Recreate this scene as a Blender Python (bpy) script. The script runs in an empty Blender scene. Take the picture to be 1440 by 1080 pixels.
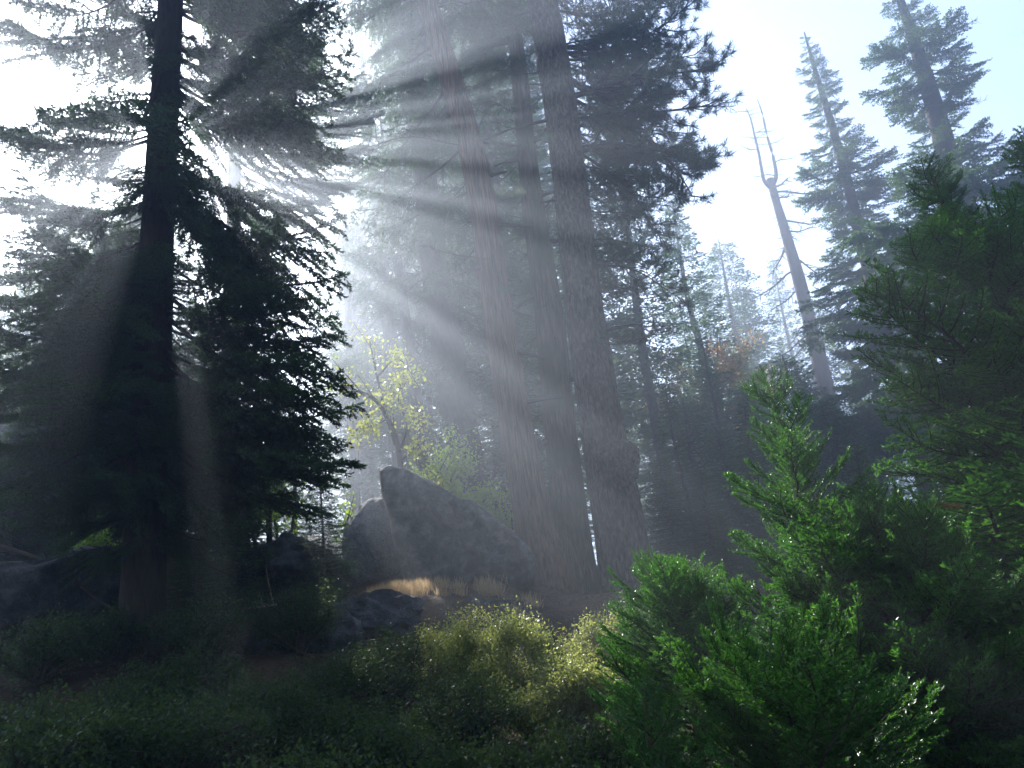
import bpy, math, random
import numpy as np
from mathutils import Vector, Matrix

# ------------------------------------------------------------------ camera, sky, sun, exposure
scene = bpy.context.scene
COL = scene.collection
FOC = 1120.0                      # focal length in photograph pixels (1440 wide)
PITCH = math.radians(19.4)
EYE = np.array([0.0, 0.0, 1.6])
sp_, cp_ = math.sin(PITCH), math.cos(PITCH)
FWD = np.array([0, cp_, sp_]); UP0 = np.array([0, -sp_, cp_]); R0 = np.array([1.0, 0, 0])
CR = .9931 * R0 - .1169 * UP0
CU = .1169 * R0 + .9931 * UP0

cam_data = bpy.data.cameras.new('camera')
cam_data.sensor_width = 36; cam_data.lens = 36 * FOC / 1440
cam_data.clip_end = 2000; cam_data.clip_start = 0.05
cam = bpy.data.objects.new('camera', cam_data); COL.objects.link(cam)
m = Matrix.Identity(4)
for i, a in enumerate((CR, CU, -FWD)):
    for j in range(3): m[j][i] = a[j]
for j in range(3): m[j][3] = EYE[j]
cam.matrix_world = m
scene.camera = cam

SUN_DIR = FWD * FOC + CR * (228 - 720) + CU * (540 - 205)
SUN_DIR = SUN_DIR / np.linalg.norm(SUN_DIR)
SUN_EL = math.asin(SUN_DIR[2]); SUN_AZ = math.atan2(SUN_DIR[0], SUN_DIR[1])   # azimuth from +Y towards +X

world = bpy.data.worlds.new('World'); scene.world = world; world.use_nodes = True
nt = world.node_tree; nt.nodes.clear()
wo = nt.nodes.new('ShaderNodeOutputWorld'); wb = nt.nodes.new('ShaderNodeBackground')
sky = nt.nodes.new('ShaderNodeTexSky'); sky.sky_type = 'NISHITA'; sky.sun_disc = False
sky.sun_elevation = SUN_EL; sky.sun_rotation = SUN_AZ
sky.altitude = 1500; sky.air_density = 1.0; sky.dust_density = 2.2; sky.ozone_density = 3.0
wb.inputs['Strength'].default_value = 0.12
nt.links.new(sky.outputs[0], wb.inputs['Color']); nt.links.new(wb.outputs[0], wo.inputs['Surface'])

sun_data = bpy.data.lights.new('sun', 'SUN'); sun_data.energy = 5.0; sun_data.angle = math.radians(0.5)
sun_data.color = (1.0, 0.97, 0.93)
sun = bpy.data.objects.new('sun', sun_data); COL.objects.link(sun)
sun.rotation_euler = Vector((-SUN_DIR[0], -SUN_DIR[1], -SUN_DIR[2])).to_track_quat('-Z', 'Y').to_euler()

HAZE_DENSITY = 0.0092
HAZE_G = 0.62
vs = scene.view_settings
vs.view_transform = 'Standard'; vs.look = 'None'; vs.gamma = 1.0; vs.use_curve_mapping = False
vs.exposure = 2.15
cy = scene.cycles
cy.max_bounces = 5; cy.diffuse_bounces = 2; cy.glossy_bounces = 2; cy.transmission_bounces = 3
cy.volume_bounces = 0; cy.transparent_max_bounces = 4
cy.caustics_reflective = False; cy.caustics_refractive = False
cy.sample_clamp_indirect = 4.0

RNG = np.random.default_rng(11)
random.seed(5)

def W(px, py, Y):
    """world point seen in direction (px, py) of the photograph at world distance Y"""
    d = FWD + CR * (px - 720) / FOC + CU * (540 - py) / FOC
    return EYE + d * (Y / d[1])

def depth(P): return float(np.dot(np.asarray(P) - EYE, FWD))

# ------------------------------------------------------------------ noise
def _hash(ix, iy, iz):
    n = (ix * 374761393 + iy * 668265263 + iz * 2147483647 + 1013904223) & 0xFFFFFFFF
    n = ((n ^ (n >> 13)) * 1274126177) & 0xFFFFFFFF
    n = ((n ^ (n >> 16)) * 2246822519) & 0xFFFFFFFF
    return ((n ^ (n >> 15)) & 0xFFFFFF) / float(0xFFFFFF)

def noise3(P, seed=0):
    P = np.asarray(P, float) + seed * 17.13 + 500
    i = np.floor(P).astype(np.int64); f = P - i; u = f * f * (3 - 2 * f)
    r = 0
    for dx in (0, 1):
        for dy in (0, 1):
            for dz in (0, 1):
                w = (u[..., 0] if dx else 1 - u[..., 0]) * (u[..., 1] if dy else 1 - u[..., 1]) * (u[..., 2] if dz else 1 - u[..., 2])
                r = r + w * _hash(i[..., 0] + dx, i[..., 1] + dy, i[..., 2] + dz)
    return r * 2 - 1

def fbm(P, oct=4, seed=0, gain=.5):
    P = np.asarray(P, float); a = 1.0; s = 0; t = 0
    for k in range(oct):
        s = s + a * noise3(P * 2 ** k, seed + k); t += a; a *= gain
    return s / t

# ------------------------------------------------------------------ mesh building
class MB:
    """collects vertices, polygons (3 or 4 corners) and material slots"""
    def __init__(s): s.v = []; s.f = []; s.m = []; s.n = 0
    def add(s, V, F, mat=0):
        V = np.asarray(V, float).reshape(-1, 3); F = np.asarray(F, int)
        if len(F) == 0: return
        s.v.append(V); s.f.append(F + s.n); s.m.append(np.full(len(F), mat)); s.n += len(V)
    def mesh(s, name, mats, smooth=True):
        me = bpy.data.meshes.new(name)
        V = np.concatenate(s.v) if s.v else np.zeros((0, 3))
        me.vertices.add(len(V)); me.vertices.foreach_set('co', V.astype(np.float32).ravel())
        loops = np.concatenate([f.ravel() for f in s.f]); sizes = np.concatenate([np.full(len(f), f.shape[1]) for f in s.f])
        me.loops.add(len(loops)); me.loops.foreach_set('vertex_index', loops.astype(np.int32))
        me.polygons.add(len(sizes)); starts = np.concatenate([[0], np.cumsum(sizes)[:-1]])
        me.polygons.foreach_set('loop_start', starts.astype(np.int32))
        me.polygons.foreach_set('material_index', np.concatenate(s.m).astype(np.int32))
        me.polygons.foreach_set('use_smooth', np.full(len(sizes), bool(smooth)))
        for x in mats: me.materials.append(x)
        me.update(calc_edges=True)
        return me

def catmull(P, n):
    P = np.asarray(P, float)
    if len(P) < 3:
        t = np.linspace(0, 1, n)[:, None]; return P[0] * (1 - t) + P[-1] * t
    Q = np.vstack([2 * P[0] - P[1], P, 2 * P[-1] - P[-2]])
    T = np.linspace(0, len(P) - 1 - 1e-9, n); i = T.astype(int); f = (T - i)[:, None]
    a, b, c, d = Q[i], Q[i + 1], Q[i + 2], Q[i + 3]
    return .5 * (2 * b + (c - a) * f + (2 * a - 5 * b + 4 * c - d) * f ** 2 + (3 * b - a - 3 * c + d) * f ** 3)

def frames(P):
    T = np.gradient(P, axis=0); T /= np.linalg.norm(T, axis=1)[:, None] + 1e-9
    ref = np.array([0, 0, 1.0]) if abs(T[0][2]) < .8 else np.array([1.0, 0, 0])
    U = np.cross(T, ref); U /= np.linalg.norm(U, axis=1)[:, None] + 1e-9
    Vv = np.cross(T, U)
    return T, U, Vv

def tube(mb, P, R, sides=5, mat=0, cap=False, disp=None):
    P = np.asarray(P, float); R = np.broadcast_to(np.asarray(R, float), (len(P),))
    T, U, Vv = frames(P); n = len(P)
    a = np.arange(sides) / sides * 2 * np.pi
    ring = U[:, None, :] * np.cos(a)[None, :, None] + Vv[:, None, :] * np.sin(a)[None, :, None]
    rr = R[:, None] * np.ones((1, sides))
    if disp is not None: rr = rr * (1 + disp(P, a, ring))
    V = P[:, None, :] + ring * rr[:, :, None]
    i = np.arange(n - 1)[:, None] * sides; j = np.arange(sides)[None, :]; k = (j + 1) % sides
    F = np.stack([i + j, i + k, i + sides + k, i + sides + j], -1).reshape(-1, 4)
    mb.add(V.reshape(-1, 3), F, mat)
    if cap:
        mb.add(np.vstack([V[-1], P[-1][None] + T[-1] * R[-1] * .6]), [[q, (q + 1) % sides, sides] for q in range(sides)], mat)

def nrm(A): return A / (np.linalg.norm(A, axis=-1, keepdims=True) + 1e-9)

def leaves(mb, pos, d, nr, L, Wd, mat=0, mid=.5):
    """rhombic leaf faces"""
    d = nrm(d); sd = nrm(np.cross(d, nr)); L = np.broadcast_to(L, (len(pos),))[:, None]; Wd = np.broadcast_to(Wd, (len(pos),))[:, None]
    V = np.stack([pos, pos + d * L * mid + sd * Wd / 2, pos + d * L, pos + d * L * mid - sd * Wd / 2], 1)
    n = len(pos); F = np.arange(n * 4).reshape(n, 4)
    mb.add(V.reshape(-1, 3), F, mat)

def along(P, n, rng, jit=1):
    """n random points along a polyline with tangents"""
    t = np.sort(rng.random(n)) * (len(P) - 1 - 1e-6); i = t.astype(int); f = (t - i)[:, None]
    return P[i] * (1 - f) + P[i + 1] * f, nrm(P[i + 1] - P[i]), t / (len(P) - 1)

# ------------------------------------------------------------------ object helpers
def tag(o, label=None, cat=None, group=None, kind=None):
    if label: o['label'] = label
    if cat: o['category'] = cat
    if group: o['group'] = group
    if kind: o['kind'] = kind
    return o

def obj(name, me, parent=None, loc=(0, 0, 0)):
    o = bpy.data.objects.new(name, me); COL.objects.link(o); o.location = loc
    if parent: o.parent = parent
    return o

def empty(name, loc, label, cat, group=None):
    o = bpy.data.objects.new(name, None); COL.objects.link(o); o.location = loc
    return tag(o, label, cat, group)

# ------------------------------------------------------------------ materials
def mat_new(name):
    m = bpy.data.materials.new(name); m.use_nodes = True
    return m, m.node_tree, m.node_tree.nodes['Principled BSDF']

def ramp(nt, fac, stops):
    r = nt.nodes.new('ShaderNodeValToRGB'); nt.links.new(fac, r.inputs[0])
    while len(r.color_ramp.elements) < len(stops): r.color_ramp.elements.new(.5)
    for e, (p, c) in zip(r.color_ramp.elements, stops): e.position = p; e.color = (*c, 1)
    return r.outputs[0]

def foliage_mat(name, c0, c1, t0, t1, trans=.35, rough=.45, spec=.5, back=None):
    m, nt, b = mat_new(name); N = nt.nodes; Lk = nt.links
    g = N.new('ShaderNodeNewGeometry'); oi = N.new('ShaderNodeObjectInfo')
    tc = N.new('ShaderNodeTexCoord'); no = N.new('ShaderNodeTexNoise'); no.inputs['Scale'].default_value = 1.3
    Lk.new(tc.outputs['Object'], no.inputs['Vector'])
    mx = N.new('ShaderNodeMath'); mx.operation = 'MULTIPLY_ADD'; Lk.new(g.outputs['Random Per Island'], mx.inputs[0]); mx.inputs[1].default_value = .6
    m2 = N.new('ShaderNodeMath'); m2.operation = 'MULTIPLY_ADD'; Lk.new(no.outputs[0], m2.inputs[0]); m2.inputs[1].default_value = .8; m2.inputs[2].default_value = -.3
    m3 = N.new('ShaderNodeMath'); m3.operation = 'MULTIPLY_ADD'; Lk.new(oi.outputs['Random'], m3.inputs[0]); m3.inputs[1].default_value = .25; Lk.new(m2.outputs[0], m3.inputs[2])
    Lk.new(m3.outputs[0], mx.inputs[2]); mx.use_clamp = True
    col = ramp(nt, mx.outputs[0], [(0, c0), (1, c1)]); tcol = ramp(nt, mx.outputs[0], [(0, t0), (1, t1)])
    Lk.new(col, b.inputs['Base Color']); b.inputs['Roughness'].default_value = rough
    b.inputs['Specular IOR Level'].default_value = spec
    tr = N.new('ShaderNodeBsdfTranslucent'); Lk.new(tcol, tr.inputs[0])
    mi = N.new('ShaderNodeMixShader'); mi.inputs[0].default_value = trans
    Lk.new(b.outputs[0], mi.inputs[1]); Lk.new(tr.outputs[0], mi.inputs[2])
    Lk.new(mi.outputs[0], N['Material Output'].inputs['Surface'])
    return m

def bark_mat(name, c0, c1, c2, scale=(6, 6, .7), bump=.6, moss=None):
    m, nt, b = mat_new(name); N = nt.nodes; Lk = nt.links
    tc = N.new('ShaderNodeTexCoord'); mp = N.new('ShaderNodeMapping'); mp.inputs['Scale'].default_value = scale
    Lk.new(tc.outputs['Object'], mp.inputs[0])
    n1 = N.new('ShaderNodeTexNoise'); n1.inputs['Scale'].default_value = 2.2; n1.inputs['Detail'].default_value = 8; n1.inputs['Roughness'].default_value = .65
    n1.inputs['Distortion'].default_value = .6
    Lk.new(mp.outputs[0], n1.inputs['Vector'])
    n2 = N.new('ShaderNodeTexNoise'); n2.inputs['Scale'].default_value = .8; n2.inputs['Detail'].default_value = 4
    Lk.new(tc.outputs['Object'], n2.inputs['Vector'])
    col = ramp(nt, n1.outputs[0], [(.3, c0), (.5, c1), (.72, c2)])
    if moss:
        mr = ramp(nt, n2.outputs[0], [(.45, (0, 0, 0)), (.62, (1, 1, 1))])
        mx = N.new('ShaderNodeMixRGB'); mx.inputs[2].default_value = (*moss, 1); Lk.new(mr, mx.inputs[0]); Lk.new(col, mx.inputs[1]); col = mx.outputs[0]
    Lk.new(col, b.inputs['Base Color']); b.inputs['Roughness'].default_value = .9; b.inputs['Specular IOR Level'].default_value = .15
    bp = N.new('ShaderNodeBump'); bp.inputs['Strength'].default_value = min(1, bump); bp.inputs['Distance'].default_value = .05 + max(0, bump - .7) * .4
    Lk.new(n1.outputs[0], bp.inputs['Height']); Lk.new(bp.outputs[0], b.inputs['Normal'])
    return m

def rock_mat(name, c0, c1, c2, scale=1.0, speck=None):
    m, nt, b = mat_new(name); N = nt.nodes; Lk = nt.links
    tc = N.new('ShaderNodeTexCoord')
    n1 = N.new('ShaderNodeTexNoise'); n1.inputs['Scale'].default_value = 1.6 * scale; n1.inputs['Detail'].default_value = 10; n1.inputs['Roughness'].default_value = .7
    n2 = N.new('ShaderNodeTexNoise'); n2.inputs['Scale'].default_value = 22 * scale; n2.inputs['Detail'].default_value = 4
    vo = N.new('ShaderNodeTexVoronoi'); vo.inputs['Scale'].default_value = 5 * scale
    for x in (n1, n2, vo): Lk.new(tc.outputs['Object'], x.inputs['Vector'])
    col = ramp(nt, n1.outputs[0], [(.38, c0), (.5, c1), (.64, c2)])
    mx = N.new('ShaderNodeMixRGB'); mx.blend_type = 'MULTIPLY'; mx.inputs[0].default_value = .7
    sp = ramp(nt, n2.outputs[0], [(.35, (.45, .45, .45)), (.6, (1, 1, 1))]); Lk.new(col, mx.inputs[1]); Lk.new(sp, mx.inputs[2])
    Lk.new(mx.outputs[0], b.inputs['Base Color']); b.inputs['Roughness'].default_value = .85; b.inputs['Specular IOR Level'].default_value = .25
    ad = N.new('ShaderNodeMath'); ad.operation = 'MULTIPLY_ADD'; Lk.new(n2.outputs[0], ad.inputs[0]); ad.inputs[1].default_value = .35; Lk.new(n1.outputs[0], ad.inputs[2])
    bp = N.new('ShaderNodeBump'); bp.inputs['Strength'].default_value = 1.0; bp.inputs['Distance'].default_value = .15
    Lk.new(ad.outputs[0], bp.inputs['Height']); Lk.new(bp.outputs[0], b.inputs['Normal'])
    return m

M = {}
M['fir'] = foliage_mat('fir_needles', (.015, .05, .018), (.04, .095, .03), (.04, .11, .02), (.10, .20, .03), .32, .5)
M['cedar'] = foliage_mat('cedar_sprays', (.02, .075, .018), (.06, .15, .03), (.03, .16, .02), (.14, .38, .03), .45, .34, .6)
M['pine'] = foliage_mat('pine_needles', (.02, .06, .02), (.05, .10, .03), (.05, .13, .02), (.12, .22, .04), .32, .45)
M['far'] = foliage_mat('far_conifer_needles', (.02, .065, .022), (.06, .115, .03), (.06, .15, .03), (.16, .26, .04), .4, .55)
M['brown'] = foliage_mat('dead_cedar_sprays', (.12, .05, .02), (.25, .11, .04), (.15, .06, .02), (.3, .13, .04), .3, .6)
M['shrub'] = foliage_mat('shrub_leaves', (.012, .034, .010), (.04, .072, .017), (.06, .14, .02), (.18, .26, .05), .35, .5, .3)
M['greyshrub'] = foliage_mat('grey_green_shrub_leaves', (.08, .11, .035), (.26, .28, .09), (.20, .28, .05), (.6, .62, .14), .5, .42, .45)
M['yellow'] = foliage_mat('yellow_green_leaves', (.20, .26, .03), (.45, .42, .05), (.30, .40, .03), (.65, .60, .06), .5, .4)
M['bright'] = foliage_mat('bright_green_leaves', (.08, .18, .02), (.20, .30, .04), (.20, .42, .02), (.50, .66, .06), .55, .4)
M['orange'] = foliage_mat('autumn_leaves', (.30, .13, .05), (.30, .24, .08), (.55, .22, .06), (.6, .42, .12), .5, .5)
M['grass'] = foliage_mat('dry_grass_blades', (.38, .25, .12), (.62, .46, .27), (.5, .34, .16), (.7, .52, .3), .45, .6)
M['litter'] = foliage_mat('needle_litter', (.09, .055, .03), (.19, .12, .07), (.05, .03, .02), (.1, .06, .03), .1, .8)
M['bark_red'] = bark_mat('reddish_cedar_bark', (.012, .007, .004), (.15, .08, .042), (.36, .21, .12), (9, 9, .5), 1.0)
M['bark_moss'] = bark_mat('mossy_furrowed_bark', (.01, .009, .005), (.11, .08, .045), (.26, .19, .11), (9, 9, .6), 1.0, (.07, .085, .03))
M['bark_pine'] = bark_mat('grey_plated_bark', (.012, .009, .006), (.11, .082, .058), (.30, .22, .15), (6, 6, 1.8), 1.0)
M['bark_dark'] = bark_mat('dark_fir_bark', (.02, .016, .012), (.055, .042, .03), (.09, .07, .05), (6, 6, 1.5), .7)
M['bark_far'] = bark_mat('distant_trunk_bark', (.04, .03, .025), (.10, .075, .06), (.16, .12, .1), (4, 4, .6), .4)
M['snag'] = bark_mat('bleached_snag_wood', (.12, .10, .09), (.22, .19, .17), (.32, .29, .26), (4, 4, .4), .4)
M['twig'] = bark_mat('twig_wood', (.03, .024, .018), (.07, .055, .04), (.12, .095, .07), (8, 8, 8), .3)
M['pale_twig'] = bark_mat('pale_stem_wood', (.14, .11, .08), (.26, .21, .16), (.36, .3, .24), (8, 8, 3), .3)
M['rock'] = rock_mat('grey_granite', (.03, .03, .027), (.10, .096, .084), (.24, .23, .20), 2.0)
M['rock_pale'] = rock_mat('pale_granite', (.16, .155, .15), (.28, .27, .26), (.38, .37, .35))
M['rock_dark'] = rock_mat('lichen_dark_granite', (.018, .018, .018), (.06, .06, .06), (.17, .17, .168), 1.5)

def ground_mat():
    m, nt, b = mat_new('forest_floor'); N = nt.nodes; Lk = nt.links
    tc = N.new('ShaderNodeTexCoord')
    n1 = N.new('ShaderNodeTexNoise'); n1.inputs['Scale'].default_value = .5; n1.inputs['Detail'].default_value = 9; n1.inputs['Roughness'].default_value = .7
    n2 = N.new('ShaderNodeTexNoise'); n2.inputs['Scale'].default_value = 14; n2.inputs['Detail'].default_value = 8; n2.inputs['Roughness'].default_value = .75
    for x in (n1, n2): Lk.new(tc.outputs['Object'], x.inputs['Vector'])
    c1 = ramp(nt, n1.outputs[0], [(.38, (.035, .026, .017)), (.5, (.09, .06, .036)), (.62, (.16, .105, .06))])
    c2 = ramp(nt, n2.outputs[0], [(.35, (.4, .4, .4)), (.65, (1.3, 1.25, 1.2))])
    mx = N.new('ShaderNodeMixRGB'); mx.blend_type = 'MULTIPLY'; mx.inputs[0].default_value = 1
    Lk.new(c1, mx.inputs[1]); Lk.new(c2, mx.inputs[2]); Lk.new(mx.outputs[0], b.inputs['Base Color'])
    b.inputs['Roughness'].default_value = .95; b.inputs['Specular IOR Level'].default_value = .1
    bp = N.new('ShaderNodeBump'); bp.inputs['Strength'].default_value = .8; bp.inputs['Distance'].default_value = .06
    Lk.new(n2.outputs[0], bp.inputs['Height']); Lk.new(bp.outputs[0], b.inputs['Normal'])
    return m
M['ground'] = ground_mat()

# ------------------------------------------------------------------ terrain
CP = np.array([(0, 0, -.1), (0, 5, .2), (-.2, 11, .7), (-.4, 8, .4), (4, 8, .0), (-5.8, 12, 2.3), (.2, 22, 3.3), (2.7, 22, 3.05), (-2.6, 17.3, 3.55),
               (-3.1, 14, 2.0), (-3.3, 20.5, 4.1), (-10, 16, 4.2), (-10.7, 20, 6.2), (-3.85, 25, 5.0), (10.9, 50, 6.2), (6, 12, .5), (10, 20, 2.2),
               (22, 40, 5), (-20, 30, 9), (-12, 42, 9), (0, 42, 6), (-5, 8, 1.0), (-10, 6, 1.6), (0, -30, -1), (20, 0, -.5), (80, 0, 2), (0, 150, 16),
               (80, 100, 10), (-80, 60, 18), (-40, 0, 5), (-60, 130, 20), (-1.2, 18.6, 3.75), (-.2, 20, 3.5), (-2.2, 16.4, 3.2), (.3, 18, 2.7), (1.4, 19.8, 3.0), (.9, 15.5, 1.5), (-1.6, 14.5, 1.9), (3.5, 16, 1.6), (6, 30, 3.6), (-100, -50, 8), (100, -50, 0), (0, -60, -2), (100, 160, 14)], float)
def gz(x, y):
    x = np.asarray(x, float); y = np.asarray(y, float)
    d2 = (x[..., None] - CP[:, 0]) ** 2 + (y[..., None] - CP[:, 1]) ** 2 + .6
    w = d2 ** -1.6
    z = (w * CP[:, 2]).sum(-1) / w.sum(-1)
    P = np.stack([x, y, np.zeros_like(x)], -1)
    return z + .35 * fbm(P * .22, 3, 3) + .10 * fbm(P * 1.1, 3, 9)

def grid_axis(lo, hi, fine_lo, fine_hi, step, grow):
    a = list(np.arange(fine_lo, fine_hi, step)); s = step; x = a[-1]
    while x < hi: s *= grow; x += s; a.append(min(x, hi))
    s = step; x = a[0]; b = []
    while x > lo: s *= grow; x -= s; b.append(max(x, lo))
    return np.array(b[::-1] + a)
gx = grid_axis(-150, 150, -16, 16, .16, 1.12); gy = grid_axis(-60, 190, 3, 32, .16, 1.12)
X, Y = np.meshgrid(gx, gy); Z = gz(X, Y)
near = np.clip(1 - np.hypot(X, Y - 15) / 30, 0, 1)
Z = Z + near * .05 * fbm(np.stack([X, Y, X * 0], -1) * 3.1, 3, 21)
mb = MB(); ny, nx = X.shape
I = (np.arange(ny - 1)[:, None] * nx + np.arange(nx - 1)[None, :])
mb.add(np.stack([X, Y, Z], -1).reshape(-1, 3), np.stack([I, I + 1, I + nx + 1, I + nx], -1).reshape(-1, 4))
tag(obj('ground', mb.mesh('ground', [M['ground']])), 'forest floor rising under the giant trunks, brown with needle litter', None, None, 'structure')
GMIN = float(Z.min())

# ------------------------------------------------------------------ trunk builder
def trunk_mesh(name, pts, mat, sides=40, rings=90, ridges=14, amp=.07, flare=.35, rough=.04, knots=0, seed=0, burl=None, stretch=.35):
    """pts: list of (xyz, radius), from base to top, local coordinates"""
    P = catmull([p for p, r in pts], rings)
    R = np.interp(np.linspace(0, 1, rings), np.linspace(0, 1, len(pts)), [r for p, r in pts])
    h = np.concatenate([[0], np.cumsum(np.linalg.norm(np.diff(P, axis=0), axis=1))])
    def disp(P_, a, ring):
        A = a[None, :]; H = h[:, None]
        q = np.stack([np.cos(A) * ridges / 6.28 + 0 * H, np.sin(A) * ridges / 6.28 + 0 * H, H * stretch + 0 * A], -1)
        r = fbm(q, 3, seed)
        ridge = -np.abs(r) * 2 * amp + amp
        q2 = np.stack([np.cos(A) * 1.3 + 0 * H, np.sin(A) * 1.3 + 0 * H, H * .45 + 0 * A], -1)
        lump = rough * fbm(q2, 3, seed + 5)
        fl = flare * np.exp(-H / (R[0] * 1.5)) * (.35 + .65 * (.5 + .5 * np.cos(5 * A + seed + .8 * np.sin(2 * A))))
        d = ridge + lump + fl
        if burl is not None:
            bh, ba, bs, bw = burl
            da = np.angle(np.exp(1j * (A - ba)))
            g = np.exp(-((H - bh) / bs) ** 2 - (da / bw) ** 2)
            q3 = q * np.array([2.0, 2.0, 7.0])
            d = d + g * (.42 + .25 * fbm(q3, 3, seed + 9))
        return d
    mb = MB(); tube(mb, P, R, sides, 0, True, disp)
    return mb.mesh(name, [mat]), P, R

# ------------------------------------------------------------------ branch templates
def flat_spray(rng, L, droop, rise, sec_step, sec_len, ang, tert_step, tert_len, fine, wob=.06, start=.15, hang=0.0):
    """returns wood polylines (points, radius) and fine segments that carry foliage"""
    n = 26; t = np.linspace(0, 1, n)
    x = t * L; z = L * (-droop * t * (1.2 - t) * 2 + rise * t ** 3)
    y = L * wob * np.sin(t * 5 + rng.random() * 6) * t
    z = z + L * .02 * np.sin(t * 9 + rng.random() * 6) * t
    main = np.stack([x, y, z], 1); wood = [(main, L * .011 * (1 - t * .85) + .003)]
    segs = []; side = 1; s = start
    while s < .985:
        if rng.random() > .06:
            i = min(int(s * (n - 1)), n - 2); p = main[i] + (main[i + 1] - main[i]) * (s * (n - 1) - i); T = nrm(main[i + 1] - main[i])
            env = min(1, (1 - s) * 2.4 + .12) * min(1, .45 + s * 1.6)
            l = L * sec_len * env * rng.uniform(.55, 1.15)
            a = math.radians(ang * rng.uniform(.75, 1.25)) * side
            d = np.array([T[0] * math.cos(a), math.sin(a), T[2] * .6 + rng.normal(0, .12)]); d = nrm(d)
            k = 9; u = np.linspace(0, 1, k)[:, None]
            bend = np.array([.25 * l, 0, -hang * l]) * u ** 2
            sec = p + d * l * u + bend + np.array([0, 0, -.08 * l]) * u * (1 - u) * 2
            wood.append((sec, L * .0035 * (1 - u[:, 0] * .8) + .0015)); segs.append(sec)
            v = .12; sd2 = 1
            while v < .97:
                j = min(int(v * (k - 1)), k - 2); q = sec[j] + (sec[j + 1] - sec[j]) * (v * (k - 1) - j); T2 = nrm(sec[j + 1] - sec[j])
                l2 = tert_len * L * min(1, (1 - v) * 2 + .25) * rng.uniform(.6, 1.2)
                a2 = math.radians(rng.uniform(38, 60)) * sd2; ca, sa = math.cos(a2), math.sin(a2)
                d2 = np.array([T2[0] * ca - T2[1] * sa, T2[0] * sa + T2[1] * ca, T2[2] + rng.normal(0, .16) - hang * .3]); d2 = nrm(d2)
                uu = np.linspace(0, 1, 4)[:, None]
                segs.append(q + d2 * l2 * uu + np.array([.1 * l2, 0, -hang * l2 * .4]) * uu ** 2)
                v += tert_step / max(l, .05) * rng.uniform(.7, 1.3); sd2 = -sd2
        s += sec_step / L * rng.uniform(.6, 1.4) * .5; side = -side
    segs.append(main[int(n * .7):])
    return wood, segs

def seg_sample(segs, step, rng):
    ps, ts = [], []
    for S in segs:
        l = np.linalg.norm(np.diff(S, axis=0), axis=1).sum(); n = max(2, int(l / step))
        p, t, _ = along(S, n, rng); ps.append(p); ts.append(t)
    return np.concatenate(ps), np.concatenate(ts)

def wood_mesh(name, wood, mat, sides=4):
    mb = MB()
    for P, R in wood: tube(mb, P[::1] if len(P) < 12 else P[::2], R if len(P) < 12 else R[::2], sides)
    return mb.mesh(name, [mat])

def needle_mesh(name, segs, mat, rng, step, L, Wd, ang=50, flat=.5, both=True):
    p, T = seg_sample(segs, step, rng); mb = MB()
    n = len(p); up = np.tile([0, 0, 1.0], (n, 1)) + rng.normal(0, .35, (n, 3))
    sd = nrm(np.cross(T, up)); a = math.radians(ang)
    sgn = np.where(rng.random(n) < .5, -1, 1)[:, None]
    d = T * math.cos(a) + sd * sgn * math.sin(a) + up * rng.normal(.15, flat * .5, (n, 1))
    nr = up + rng.normal(0, .6, (n, 3))
    leaves(mb, p, d, nr, L * rng.uniform(.6, 1.3, n), Wd * rng.uniform(.7, 1.3, n), mid=.45)
    return mb.mesh(name, [mat], smooth=False)

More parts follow.
